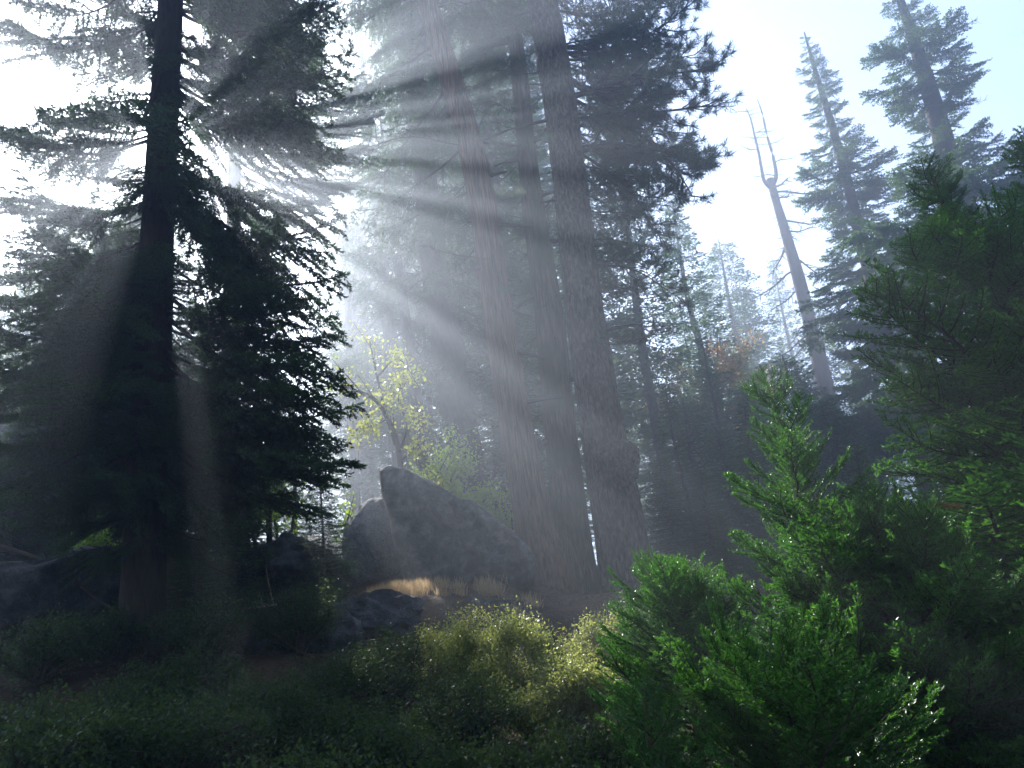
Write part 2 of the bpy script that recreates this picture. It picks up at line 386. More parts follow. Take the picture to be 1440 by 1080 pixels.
TPL = {}
def make_templates():
    r = np.random.default_rng(3)
    fir = []
    for k in range(6):
        w, s = flat_spray(r, 3.0, [.10, .16, .05, .2, .12, .08][k], [.12, .2, .05, .22, .1, 0][k], .16, .34, 50, .06, .055, 1, hang=[.1, .25, .05, .3, .15, .1][k], start=[.25, .15, .4, .3, .2, .5][k])
        fir.append((wood_mesh('fir_branch', w, M['twig']), needle_mesh('fir_foliage', s, M['fir'], r, .0062, .058, .020, 46, .6), 3.0))
    TPL['fir'] = fir
    firf = []
    for k in range(4):
        w, s = flat_spray(r, 3.0, [.10, .16, .05, .2][k], [.12, .2, .05, .22][k], .2, .34, 50, .10, .06, 1, hang=[.1, .25, .05, .3][k], start=[.25, .15, .3, .2][k])
        firf.append((wood_mesh('fir_branch', w, M['twig'], 3), needle_mesh('fir_foliage', s, M['far'], r, .017, .10, .045, 48, .7), 3.0))
    TPL['firfar'] = firf
    ced = []
    for k in range(6):
        w, s = flat_spray(r, 1.2, [.05, .1, .0, -.05, .08, .02][k], [.15, .05, .25, .2, .1, .3][k], .095, .34, 50, .030, .055, 1, hang=[-.15, .1, -.3, -.2, .15, -.1][k], start=.12, wob=.08)
        ced.append((wood_mesh('cedar_branch', w, M['twig'], 4), needle_mesh('cedar_foliage', s, M['cedar'], r, .0062, .034, .0125, 36, .55), 1.2))
    TPL['cedar'] = ced
    TPL['cedar_lod'] = []
    for k in range(4):   # cedar foliage of the tall trees, hanging bunches
        w, s = flat_spray(r, 2.4, [.05, .15, .2, .1][k], [0, .1, 0, .2][k], .2, .38, 52, .09, .09, 1, hang=[.5, .7, .4, .6][k], start=.2, wob=.1)
        TPL['cedar_lod'].append((wood_mesh('cedar_branch', w, M['twig'], 3), needle_mesh('cedar_foliage', s, M['fir'], r, .013, .075, .022, 35, .6), 2.4))
    pine = []
    for k in range(5):
        L = 3.4; n = 20; t = np.linspace(0, 1, n); ph = r.random(3) * 6
        main = np.stack([t * L, .16 * L * np.sin(t * 4 + ph[0]) * t, L * (.05 * np.sin(t * 6 + ph[1]) * t - .14 * t + .16 * t ** 2)], 1)
        wood = [(main, .045 * (1 - t * .8))]; mbn = MB(); tips = [(main[-1], nrm(main[-1] - main[-2]))]
        for s_ in np.arange(.22, .98, .042):
            i = min(int(s_ * (n - 1)), n - 2); p = main[i]; T = nrm(main[i + 1] - main[i]); l = L * .36 * (1.1 - s_) * r.uniform(.5, 1.3) + .15
            d = nrm(T * .8 + np.array([0, r.choice([-1, 1]) * r.uniform(.4, 1.2), r.normal(.1, .4)]))
            u = np.linspace(0, 1, 8)[:, None]; sec = p + d * l * u + np.array([.1, 0, .25]) * l * u ** 2 + np.array([0, 0, -.2]) * l * u
            sec = sec + .05 * l * np.sin(u * 7 + r.random() * 6) * r.normal(0, 1, 3)
            wood.append((sec, .014 * (1 - u[:, 0] * .6) + .003)); tips.append((sec[-1], nrm(sec[-1] - sec[-2])))
            for q in range(r.integers(3, 7)):
                j = r.integers(2, 7); d2 = nrm(nrm(sec[j] - sec[j - 1]) + r.normal(0, .6, 3) + np.array([0, 0, .25])); l2 = r.uniform(.12, .4)
                uu = np.linspace(0, 1, 4)[:, None]; ter = sec[j] + d2 * l2 * uu + np.array([0, 0, .15]) * l2 * uu ** 2
                wood.append((ter, .006 * (1 - uu[:, 0] * .5))); tips.append((ter[-1], nrm(ter[-1] - ter[-2])))
        for p, T in tips:
            nn = 40; dv = nrm(r.normal(0, 1, (nn, 3)) + T * 1.1); st = p - T * r.uniform(0, .12, (nn, 1))
            leaves(mbn, st, dv, r.normal(0, 1, (nn, 3)), .17 * r.uniform(.7, 1.2, nn), .011, mid=.3)
        pine.append((wood_mesh('pine_branch', wood, M['twig'], 5), mbn.mesh('pine_foliage', [M['pine']], False), L))
    TPL['pine'] = pine
    bare = []
    for k in range(4):
        L = 2.0; n = 16; t = np.linspace(0, 1, n); ph = r.random(3) * 6
        main = np.stack([t * L, .1 * L * np.sin(t * 4 + ph[0]) * t, L * (.06 * np.sin(t * 5 + ph[1]) * t - .1 * t ** 2)], 1)
        wood = [(main, .016 * (1 - t * .8))]
        for s_ in np.arange(.2, .95, .06):
            i = int(s_ * (n - 1)); p = main[i]; d = nrm(np.array([.7, r.choice([-1, 1]) * r.uniform(.4, 1), r.normal(0, .4)])); l = r.uniform(.2, .6) * (1.2 - s_)
            u = np.linspace(0, 1, 6)[:, None]; sec = p + d * l * u + r.normal(0, .15, 3) * l * u ** 2
            wood.append((sec, .006 * (1 - u[:, 0] * .6)))
            for q in range(2):
                j = r.integers(1, 5); d2 = nrm(d + r.normal(0, .6, 3)); wood.append((sec[j] + d2 * .18 * np.linspace(0, 1, 4)[:, None], np.full(4, .0035)))
        bare.append((wood_mesh('bare_branch', wood, M['twig'], 4), None, L))
    TPL['bare'] = bare; dead = []
    for k in range(3):
        L = 2.0; t = np.linspace(0, 1, 12); main = np.stack([t * L, .12 * L * np.sin(t * 4 + k) * t, L * (.08 * np.sin(t * 7 + k) * t - .12 * t ** 2)], 1); wood = [(main, .05 * (1 - t * .75))]
        for s_ in np.arange(.2, .95, .09):
            i = int(s_ * 11); d = nrm(np.array([.6, r.choice([-1, 1]) * r.uniform(.4, 1), r.normal(0, .4)])); l = r.uniform(.2, .7) * (1.2 - s_)
            wood.append((main[i] + d * l * np.linspace(0, 1, 5)[:, None], .022 * (1 - np.linspace(0, 1, 5) * .6)))
        dead.append((wood_mesh('dead_branch', wood, M['twig'], 4), None, L))
    TPL['dead'] = dead
make_templates()

def basis(start, tip, roll=0.0):
    x = nrm(np.asarray(tip, float) - start); up = np.array([0, 0, 1.0])
    if abs(x[2]) > .97: up = np.array([0, 1.0, 0])
    y = nrm(np.cross(up, x)); z = np.cross(x, y)
    c, s = math.cos(roll), math.sin(roll); y, z = y * c + z * s, z * c - y * s
    return x, y, z

def branch(root, start, tip, kind, variant=None, roll=None, thick=1.0, fol=None):
    """one branch: wood plus its foliage, placed between two world points"""
    tp = TPL[kind]; k = random.randrange(len(tp)) if variant is None else variant % len(tp)
    wm, fm, L = tp[k]
    roll = random.gauss(0, .25) if roll is None else roll
    x, y, z = basis(start, tip, roll); ln = float(np.linalg.norm(np.asarray(tip) - start)); s = ln / L
    mt = Matrix.Identity(4); R_ = np.array(root.location); mir = -1 if random.random() < .5 else 1
    if mir < 0: y, z = -y, z
    th = s * thick
    for i in range(3):
        mt[i][0] = x[i] * s; mt[i][1] = y[i] * th; mt[i][2] = z[i] * s; mt[i][3] = float(start[i] - R_[i])
    o = bpy.data.objects.new('branch', wm); COL.objects.link(o); o.parent = root; o.matrix_local = mt
    if fm is not None:
        f = bpy.data.objects.new('foliage', fm); COL.objects.link(f); f.parent = o
        if fol: f.material_slots[0].link = 'OBJECT'; f.material_slots[0].material = fol
    return o

def path_at(P, z):
    """point of a trunk centreline at world height z"""
    return np.array([np.interp(z, P[:, 2], P[:, 0]), np.interp(z, P[:, 2], P[:, 1]), z])

def px_trunk(root_name, label, cat, pxs, Yd, mat, base_z=None, top=None, group=None, **kw):
    """a tree whose centreline and widths are read off the photograph at distance Yd"""
    pts = []
    for (px, py, w) in pxs:
        p = W(px, py, Yd); pts.append((p, w / 2 / FOC * depth(p)))
    if base_z is None: base_z = float(gz(pts[0][0][0], Yd)) - .5
    p0, r0 = pts[0]
    if p0[2] > base_z:
        q = p0.copy(); d = (pts[1][0] - p0) / (pts[1][0][2] - p0[2]); q = p0 - d * (p0[2] - base_z) * .6; q[2] = base_z; pts.insert(0, (q, r0 * 1.06))
    if top:
        a, b = pts[-2][0], pts[-1][0]; d = (b - a) / (b[2] - a[2]); r1 = pts[-1][1]; q = b + d * (top - b[2]) * .7; q[2] = top
        pts.append(((b + q) / 2, r1 * .6)); pts.append((q, r1 * .12))
    root = empty(root_name, tuple(pts[0][0]), label, cat, group)
    loc = [(p - pts[0][0], r) for p, r in pts]
    me, P, R = trunk_mesh('trunk', loc, mat, **kw)
    obj('trunk', me, root)
    return root, P + pts[0][0], R

def crown(root, P, R, z0, z1, n, length, kind, droop, thick=1.0, up=0.0, fwd=None, jitter=.2, az=None, fol=None, spread=None):
    """n branches between heights z0 and z1; length(t) for t 0 at z0 .. 1 at z1"""
    for i in range(n):
        t = (i + random.random()) / n; z = z0 + (z1 - z0) * t
        a = i * 2.39996 + random.uniform(-.5, .5) if az is None else random.uniform(*az)
        L = length(t) * random.uniform(.65, 1.2)
        s = path_at(P, z); dr = droop(t) if callable(droop) else droop
        tip = s + np.array([math.cos(a) * L, math.sin(a) * L, (dr + random.uniform(-jitter, jitter)) * L])
        branch(root, s, tip, kind, fol=fol, thick=thick)

# ------------------------------------------------------------------ rocks
def ico(sub):
    import bmesh
    bm = bmesh.new(); bmesh.ops.create_icosphere(bm, subdivisions=sub, radius=1)
    V = np.array([v.co[:] for v in bm.verts]); F = np.array([[v.index for v in f.verts] for f in bm.faces]); bm.free(); return V, F
ICO5 = ico(5); ICO4 = ico(4)

def boulder(name, centre, size, seed, mat, label, rough=.16, flat=.0, rz=0, ICO=None, cat='boulder', facet=.5, tilt=0):
    V, F = ICO or ICO5
    r = np.random.default_rng(seed); P = V.copy()
    # planar cuts make it blocky
    for k in range(9):
        n = nrm(r.normal(0, 1, 3)); d = r.uniform(.55, .85); h = P @ n - d; P = P - np.outer(np.clip(h, 0, None) * facet * 1.6, n)
    P = P * (1 + rough * fbm(P * 1.6, 4, seed))[:, None]
    P = P * (1 + .05 * fbm(P * 7, 3, seed + 3) - .22 * rough / .2 * np.abs(fbm(P * 2.6, 3, seed + 6)))[:, None]
    P = P * np.array(size)
    c, s = math.cos(rz), math.sin(rz); ct, st = math.cos(tilt), math.sin(tilt)
    P = np.stack([P[:, 0] * ct - P[:, 2] * st, P[:, 1], P[:, 0] * st + P[:, 2] * ct], 1)
    P = np.stack([P[:, 0] * c - P[:, 1] * s, P[:, 0] * s + P[:, 1] * c, P[:, 2]], 1)
    mb = MB(); mb.add(P, F)
    return tag(obj(name, mb.mesh(name, [mat]), None, tuple(centre)), label, cat)

def fin_boulder(label):
    """outline in its own upright plane, with real thickness"""
    Yd = 20.0
    out = [(534, 664), (545, 657), (575, 663), (612, 682), (650, 706), (668, 709), (700, 738), (735, 765), (752, 790), (740, 830), (640, 850), (580, 845), (566, 800), (551, 735), (540, 695)]
    q0 = []
    for k in range(len(out)):
        a0, b0 = out[k], out[(k + 1) % len(out)]
        for u in np.linspace(0, 1, 16, endpoint=False): q0.append((a0[0] * (1 - u) + b0[0] * u, a0[1] * (1 - u) + b0[1] * u))
    c = np.array([W(a, b, Yd) for a, b in out]).mean(0); pts = np.array([W(a, b, Yd) for a, b in q0])
    d = pts - c; th = np.arctan2(d[:, 2], d[:, 0]); rr = np.hypot(d[:, 0], d[:, 2]); o = np.argsort(th); th, rr = th[o], rr[o]
    na = 360; A = np.linspace(-np.pi, np.pi, na, endpoint=False); r = np.interp(A, np.r_[th - 2 * np.pi, th, th + 2 * np.pi], np.r_[rr, rr, rr])
    rho = np.r_[np.linspace(.02, .9, 60), .93, .955, .975, .99, 1.0]
    X_ = np.cos(A)[None] * r[None] * rho[:, None]; Z_ = np.sin(A)[None] * r[None] * rho[:, None]
    ztop = Z_.max(); xr = -1.75 + (ztop - Z_) * .42                      # crest running down from the tip
    thick = .55 + .38 * (ztop - Z_) / 2.2
    yf = -thick + .85 * np.clip(xr - X_, 0, None) + .10 * np.clip(X_ - xr, 0, None) - .45 * np.clip(X_ - .3, 0, None)
    Q = np.stack([X_, Z_, 0 * X_], -1)
    yf = yf + .20 * fbm(Q * .9, 4, 71) + .13 * np.abs(fbm(Q * 2.3, 4, 77)) + .05 * fbm(Q * 7, 3, 79)
    crack = np.abs(fbm(Q * np.array([1.1, .55, 1]), 3, 85)); yf = yf + .10 * np.exp(-(crack / .03) ** 2)
    bev = np.where(rho > .9, ((rho - .9) / .1) ** 2.2, 0)[:, None] * .22
    jig = 1 + .012 * fbm(np.stack([np.cos(A) * 6, np.sin(A) * 6, 0 * A], -1), 3, 4)[None]
    rings = [np.stack([X_ * jig, yf + bev, Z_ * jig], -1)]
    yb = yf[-1] + .22
    for w_ in np.linspace(.12, 1, 14):                                 # side wall towards the back
        sc_ = 1 + .03 * math.sin(w_ * 3.1); R3 = np.stack([X_[-1] * sc_, yb * (1 - w_) + 1.0 * w_, Z_[-1] * sc_], -1); R3 = R3 * (1 + .03 * fbm(R3 * 1.8, 3, 33))[:, None]; rings.append(R3[None])
    rings.append(np.stack([X_[-1:] * .3, 0 * X_[-1:] + 1.2, Z_[-1:] * .3], -1))
    G_ = np.concatenate(rings, 0); nr_ = len(G_); P = G_.reshape(-1, 3)
    I_ = np.arange(nr_ - 1)[:, None] * na; J_ = np.arange(na)[None]; K_ = (J_ + 1) % na
    F = np.stack([I_ + J_, I_ + K_, I_ + na + K_, I_ + na + J_], -1).reshape(-1, 4)[:, ::-1]
    mb = MB(); mb.add(P, F); mb.add(P[:na], [list(range(4))][:0] or np.array([[q, q + 1, na - 2 - q, na - 1 - q] for q in range(na // 2 - 1)]))
    return tag(obj('boulder', mb.mesh('boulder', [M['rock']]), None, tuple(c)), label, 'boulder')

fin_boulder('tall fin shaped grey boulder with a pointed top rising left of the giant trunks')
p = W(522, 765, 21.3)
boulder('boulder', p, (.95, 1.0, 1.35), 4, M['rock_pale'], 'pale rounded boulder tucked behind the left edge of the fin boulder', rough=.08, facet=.25)
# ledges below the fin and the trunks
boulder('rock_slab', W(625, 890, 17.0), (2.1, 1.4, .75), 12, M['rock_dark'], 'dark flat granite slab below the sunlit dry grass', rough=.2, cat='rock', tilt=-.1)
boulder('rock_slab', W(735, 880, 18.0), (1.9, 1.1, .5), 15, M['rock'], 'low slanting granite slab in front of the reddish leaning trunk', rough=.2, cat='rock', tilt=-.3)
boulder('rock_slab', W(845, 885, 18.5), (1.5, 1.0, .4), 19, M['rock'], 'small slab sloping to the right under the mossy middle trunk', rough=.2, cat='rock', tilt=-.25)
boulder('boulder', W(520, 878, 15.6), (1.15, .9, .6), 23, M['rock_dark'], 'dark jagged boulder left of the slab and above the shadowed shrubs', rough=.3, rz=.4, cat='boulder')
boulder('boulder', W(430, 905, 13.6), (1.1, .9, .8), 27, M['rock_dark'], 'low dark boulder nearest to the right side of the big fir trunk', rough=.3, rz=1.1)
boulder('boulder', W(415, 815, 18.0), (1.5, 1.5, 1.0), 31, M['rock_dark'], 'large shadowed boulder showing through the fir boughs left of the pale boulder', rough=.22)
boulder('boulder', W(75, 680, 19.5), (4.0, 2.6, 2.6), 35, M['rock_dark'], 'huge dark rounded outcrop at the far left behind the fir', rough=.15, facet=.4)
boulder('boulder', W(80, 850, 14.0), (2.4, 1.6, 1.1), 41, M['rock_dark'], 'blocky dark boulder at the left edge below the curved fallen limb', rough=.25, rz=.3)
boulder('boulder', W(330, 690, 22.0), (1.9, 1.6, 1.3), 47, M['rock_dark'], 'shadowed boulder on the slope between fir trunk and fin boulder', rough=.2)
boulder('rock', W(655, 850, 19.0), (.5, .4, .3), 52, M['rock'], 'small loose stone at the foot of the fin boulder', rough=.3, cat='rock', ICO=ICO4)

# ------------------------------------------------------------------ the three giants
gA, PA, RA = px_trunk('cedar_tree', 'reddish furrowed trunk leaning left, leftmost of the three giant trunks', 'tree',
    [(772, 845, 72), (766, 815, 64), (752, 740, 51), (737, 660, 47), (715, 540, 42), (696, 410, 38), (672, 250, 36), (640, 130, 32), (608, 24, 27)], 21.5,
    M['bark_red'], top=31, sides=110, rings=170, ridges=34, amp=.085, flare=.38, rough=.05, seed=2, stretch=.18)
gB, PB, RB = px_trunk('cedar_tree', 'mossy furrowed trunk in the middle of the three giants, base hidden by its red neighbour', 'tree',
    [(812, 850, 62), (807, 790, 54), (798, 700, 45), (787, 600, 43), (778, 500, 40), (766, 400, 36), (751, 300, 30), (739, 200, 24), (730, 100, 22), (718, 0, 15)], 22.3,
    M['bark_moss'], top=33, sides=100, rings=170, ridges=30, amp=.09, flare=.4, rough=.06, seed=6, stretch=.2)
gC, PC, RC = px_trunk('pine_tree', 'thickest grey giant trunk on the right with a knobbly burl halfway down', 'tree',
    [(888, 850, 82), (880, 800, 73), (864, 700, 66), (855, 650, 62), (847, 600, 58), (839, 550, 56), (824, 450, 53), (812, 350, 48), (801, 250, 46), (788, 150, 45), (770, 40, 42), (762, 0, 40)], 22.0,
    M['bark_pine'], top=36, sides=110, rings=220, ridges=40, amp=.06, flare=.22, rough=.05, seed=9, stretch=.9)
# burl as a part of the big trunk
def burl():
    mb = MB()
    for (px, py, Yb, sx, sy, sz, sd) in [(862, 648, 21.5, .50, .42, .60, 91), (882, 640, 21.75, .34, .42, .42, 93), (872, 668, 21.45, .38, .34, .36, 95), (850, 640, 21.4, .30, .28, .34, 97), (884, 662, 21.8, .26, .3, .3, 99)]:
        V, F = ICO5; P = V.copy()
        P = P * (1 + .22 * fbm(P * 1.8, 3, sd) - .5 * np.abs(fbm(P * 3.4, 3, sd + 1)) + .1)[:, None]
        mb.add(P * np.array([sx, sy, sz]) + W(px, py, Yb) - np.array(gC.location), F)
    o = obj('burl', mb.mesh('burl', [M['bark_pine']]), gC)
    o['label'] = 'knobbly gnarled burl bulging from the trunk'
burl()
for root_, P_, R_s, hs in ((gA, PA, RA, (8.5, 10.2, 11.6, 13.0, 14.4, 16.0, 17.5)), (gB, PB, RB, (7.6, 9.4, 12.2, 14.0, 15.6, 17.2)), (gC, PC, RC, (10.6, 12.0, 13.5, 15.2, 17.0, 18.4, 19.6))):
    for h_ in hs:
        a = random.choice([random.uniform(-.5, .1), random.uniform(3.0, 3.7)]) ; rr_ = float(np.interp(h_, P_[:, 2], R_s)); s0 = path_at(P_, h_) - np.array(root_.location)
        d = np.array([math.cos(a), -abs(math.sin(a)) * .6 - .15, random.uniform(-.3, .25)]); l = rr_ * 1.15 + random.uniform(.35, 1.1)
        mbs = MB(); u = np.linspace(0, 1, 7)[:, None]; tube(mbs, s0 + d * l * u + np.array([0, 0, -.25]) * u ** 2, np.linspace(.09, .03, 7), 7, 0, True)
        obj('branch_stub', mbs.mesh('branch_stub', [M['twig']]), root_)

def tips(root, P, lst, kind, Yd, dz=(-1.5, 1.5), dy=(-2.5, 2.5), up=0.0):
    for q in lst:
        px, py = q[:2]; z = None
        Yt = Yd + random.uniform(*dy); tp = W(px, py, Yt)
        L = abs(tp[0] - path_at(P, tp[2])[0])
        z = tp[2] + (q[2] if len(q) > 2 else up * L + random.uniform(*dz) * .4)
        s = path_at(P, min(max(z, P[0][2] + 1), P[-1][2])); branch(root, s, tp, q[3] if len(q) > 3 else kind)

# right hand crown of the grey giant: long sinuous pine limbs with tufts
tips(gC, PC, [(1012, 85), (1000, 25), (1018, 225, 2.6), (990, 275, 3.4), (1002, 180, 2.5), (962, 330, 3.0), (935, 262, 1.5), (975, 400, 1.2), (940, 468, .3),
              (930, 380, .8), (905, 300, .5), (902, 405, .6), (925, 120, .4), (950, 50, .2), (960, 200, 1.2), (882, 200, .6), (890, 335, 1), (900, 40, 0), (940, 150, .5),
              (870, 110, .5), (860, 60, .2), (980, 120, 1.0), (900, 240, .8), (915, 180, .5), (880, 280, 1.0), (990, 60, .5), (960, -10, 0), (1000, 235, 3.0), (945, 90, .5),
              (870, 420, .4), (885, 470, .6), (860, 370, .8), (925, 210, .9), (955, 280, 2)], 'pine', 22, up=.1)
tips(gC, PC, [(880, 60, .5), (900, 90, .4), (890, 140, .5), (930, 60, .5), (865, 160, .5), (905, 205, .8), (900, 320, .8), (920, 340, 1), (870, 20, .3), (910, 20, .3), (945, 20, .3),
              (885, 245, .7), (925, 160, .6), (865, 250, .5), (880, 380, .8), (830, 20, .3), (850, 90, .5), (935, 240, 1)], 'cedar_lod', 22, dy=(-2, 2.5))
tips(gC, PC, [(700, 40, .6), (690, 95, .6), (720, 160, .8), (710, 240, .5), (725, 320, .6), (660, 30, .6), (720, 60, .3)], 'pine', 22.5)
tips(gB, PB, [(660, 60, .5), (640, 120, .8), (670, 150, .6), (700, 200, .6), (690, 130, .6), (650, 190, 1), (700, 30, .3), (680, 10, .3), (705, 280, .6), (715, 350, .8), (700, 420, .8),
              (770, 60, .4), (765, 130, .5), (780, 190, .5), (720, 300, .6), (735, 445, .6), (715, 500, .6)], 'pine', 22.3, dy=(-1.5, 2.5))
tips(gB, PB, [(620, 60, .8), (610, 110, .8), (640, 30, .6), (650, 90, .8), (670, 20, .5), (690, 60, .4), (630, 150, .9), (655, 130, .8)], 'cedar_lod', 22.6, dy=(-1, 2.5))
# the reddish cedar carries hanging bunches to the left
tips(gA, PA, [(560, 40, .8), (530, 80, 1), (510, 130, 1.2), (540, 160, 1), (570, 200, 1), (500, 250, 1.6), (600, 170, .8), (545, 20, .5),
              (500, 40, 1), (580, 300, .8), (515, 330, 1.2), (600, 340, .6), (620, 400, .6), (560, 100, .8),
              (575, 60, .5), (600, 20, .3), (480, 170, 1.5), (490, 300, 1.4), (585, 220, .7), (550, 230, .8)], 'cedar_lod', 22.5, dy=(-1, 4))
tips(gA, PA, [(478, 190, 1.2, 'bare'), (640, 470, .3, 'bare'), (660, 510, .2, 'bare'), (600, 330, .4, 'bare')], 'bare', 21)
# upper crowns (above the frame, they shade the glade)
crown(gC, PC, RC, 25.5, 35.5, 40, lambda t: 4.6 * (1 - t) + 1, 'pine', -.05)
crown(gB, PB, RB, 24.5, 32.5, 30, lambda t: 3.0 * (1 - t) + .8, 'cedar_lod', -.2)
crown(gA, PA, RA, 23.0, 30.5, 30, lambda t: 3.0 * (1 - t) + .8, 'cedar_lod', -.3)

# ------------------------------------------------------------------ the near fir on the left
fir, PF, RF = px_trunk('fir_tree', 'big dark fir in the left foreground whose trunk hides the sun', 'tree',
    [(197, 905, 66), (200, 860, 60), (204, 740, 55), (207, 640, 52), (212, 540, 50), (217, 440, 47), (221, 340, 43), (226, 240, 40), (233, 120, 36), (240, 0, 32)], 12.0,
    M['bark_dark'], top=21, sides=40, rings=140, ridges=16, amp=.03, flare=.25, rough=.04, seed=14, stretch=1.2)
def ftips(lst, kind, dy=(-1.2, 1.2)):
    for q in lst:
        px, py, sy = q[:3]; Yt = 12 + (q[3] if len(q) > 3 and isinstance(q[3], (int, float)) else random.uniform(*dy))
        z = W(222, sy, 12)[2]; k = q[4] if len(q) > 4 else kind
        branch(fir, path_at(PF, z), W(px, py, Yt), k, roll=random.gauss(0, .2))
# sparse left side, open against the sky
ftips([(12, 66, 20, 1.2), (5, 218, 192, .5), (12, 205, 185, -.8), (60, 168, 180, .2), (0, 290, 288, .6), (20, 268, 285, -.5), (0, 398, 332, .4), (20, 372, 330, -.7),
       (70, 350, 330, 1), (140, 228, 240, -.5), (150, 60, 70, .6), (175, 20, 30, 1), (160, 90, 80, -1)], 'fir')
ftips([(90, 15, 20, .5), (125, 140, 100, 0), (60, 125, 95, .6), (130, 270, 225, -.3), (110, 310, 250, .4), (160, 200, 160, 0), (300, 300, 200, 0), (330, 250, 170, .5), (290, 340, 220, -.5), (270, 400, 260, .3),
       (150, 375, 330, .2), (120, 345, 300, -.5), (265, 110, 60, .3), (320, 190, 150, -.2)], 'bare')
# heavy right hand boughs: separate layers that radiate from the trunk with gaps between them
ftips([(400, 15, -20), (455, 30, -10), (480, 75, 10), (360, 30, 10), (430, 60, 10), (470, 50, 0), (330, 55, 40),
       (465, 125, 60), (420, 115, 60), (370, 105, 60), (480, 140, 70),
       (470, 232, 120), (440, 222, 118), (400, 205, 112), (475, 205, 110), (350, 175, 105), (455, 180, 95), (420, 175, 100), (385, 225, 130), (300, 150, 105),
       (440, 395, 225), (455, 350, 222), (425, 365, 215), (390, 330, 210), (350, 300, 205), (462, 430, 250), (410, 400, 232), (440, 310, 215), (375, 380, 240), (330, 345, 235),
       (270, 275, 240), (280, 250, 235, -1.5), (210, 255, 235, -1.4), (180, 250, 235, -1.2), (190, 85, 60, -1.2), (240, 215, 60, -2.2), (150, 262, 235, .8), (160, 300, 270, 0), (135, 290, 262, -1), (168, 335, 300, .6), (120, 320, 290, 1.2)], 'fir', dy=(-.9, .9))  # trailing left-hand boughs are added to keep sun off the near haze
# lower full skirt
zt = W(222, 400, 12)[2]; zb = W(204, 760, 12)[2]
zl = W(208, 610, 12)[2]
crown(fir, PF, RF, zl, zt, 42, lambda t: 2.9 - .5 * t, 'fir', lambda t: -.42 + .15 * t, jitter=.15)
crown(fir, PF, RF, zb, zl, 22, lambda t: 1.3 + 1.1 * t, 'fir', -.3, jitter=.2)
ftips([(488, 610, 480, .4), (478, 560, 430, -.5), (470, 500, 400, .3), (475, 640, 500, 0), (440, 600, 470, -.8), (400, 640, 520, .6), (455, 470, 350, 0), (470, 690, 560, .2), (440, 730, 600, -.4), (400, 720, 580, .8), (430, 670, 540, -1), (360, 700, 560, .9), (320, 740, 620, -1.2), (100, 470, 360, .3), (120, 500, 380, -.6), (70, 500, 390, .8), (150, 460, 350, -.9), (90, 440, 340, -1.2), (130, 430, 340, 1.1), (40, 470, 360, 0), (165, 420, 330, .6), (110, 530, 420, 1.3), (60, 540, 420, -1.2), (140, 400, 320, -.4), (100, 410, 335, 1.6), (0, 450, 350, .9), (180, 400, 300, 1.8), (175, 390, 310, -1.5), (110, 700, 560, .4), (60, 740, 600, -.6), (0, 700, 560, .5), (350, 620, 500, -1), (20, 560, 440, .5), (40, 640, 500, -.5), (-10, 500, 400, .8), (70, 600, 470, -1)], 'fir')
crown(fir, PF, RF, zb, zt, 26, lambda t: 1.2, 'bare', -.2, jitter=.3)
crown(fir, PF, RF, 14.8, 20.5, 45, lambda t: 2.9 * (1 - t) + .5, 'fir', -.15)

# added fir behind the near one, boughs spaced to cut sunlight into beams
beam_fir, P2f, R2f = px_trunk('fir_tree', 'added fir with layered boughs cutting the light into beams, behind the right hand boughs of the near fir', 'tree',
    [(318, 800, 30), (322, 640, 27), (326, 440, 23), (329, 300, 19), (332, 160, 15), (335, 40, 11), (338, -60, 6)], 22.0, M['bark_dark'], sides=20, rings=60, ridges=10, amp=.03, flare=.2, seed=24, top=W(338, -60, 22)[2] + 3)
for th, wide_ in ((-64, 1), (-57, 1), (-50, 1), (-43, 1), (-37, 1), (-31, .8), (-25, .6), (-15, .4), (-6, .32), (4, .34), (13.5, .3), (22, .3), (30.5, .26), (38, .26), (47.5, .9), (53, 1), (59, 1), (66, 1)):
    a = math.radians(th); ca, sa = math.cos(a), math.sin(a)
    sy = 200 + (330 - 228) * sa / ca; r1 = random.uniform(280, 320) if -20 < th < 18 else random.uniform(225, 250) if th > 0 else random.uniform(230, 270)
    for dy in (-.9, 0.1, 1.0):
        tp = W(228 + r1 * ca, 200 + r1 * sa + random.uniform(-4, 4), 22 + dy)
        branch(beam_fir, path_at(P2f, W(330, sy, 22)[2]), tp, 'fir', roll=random.gauss(0, .1), thick=wide_)
crown(beam_fir, P2f, R2f, W(322, 640, 22)[2], W(328, 330, 22)[2], 30, lambda t: 2.6 - t, 'fir', -.35)

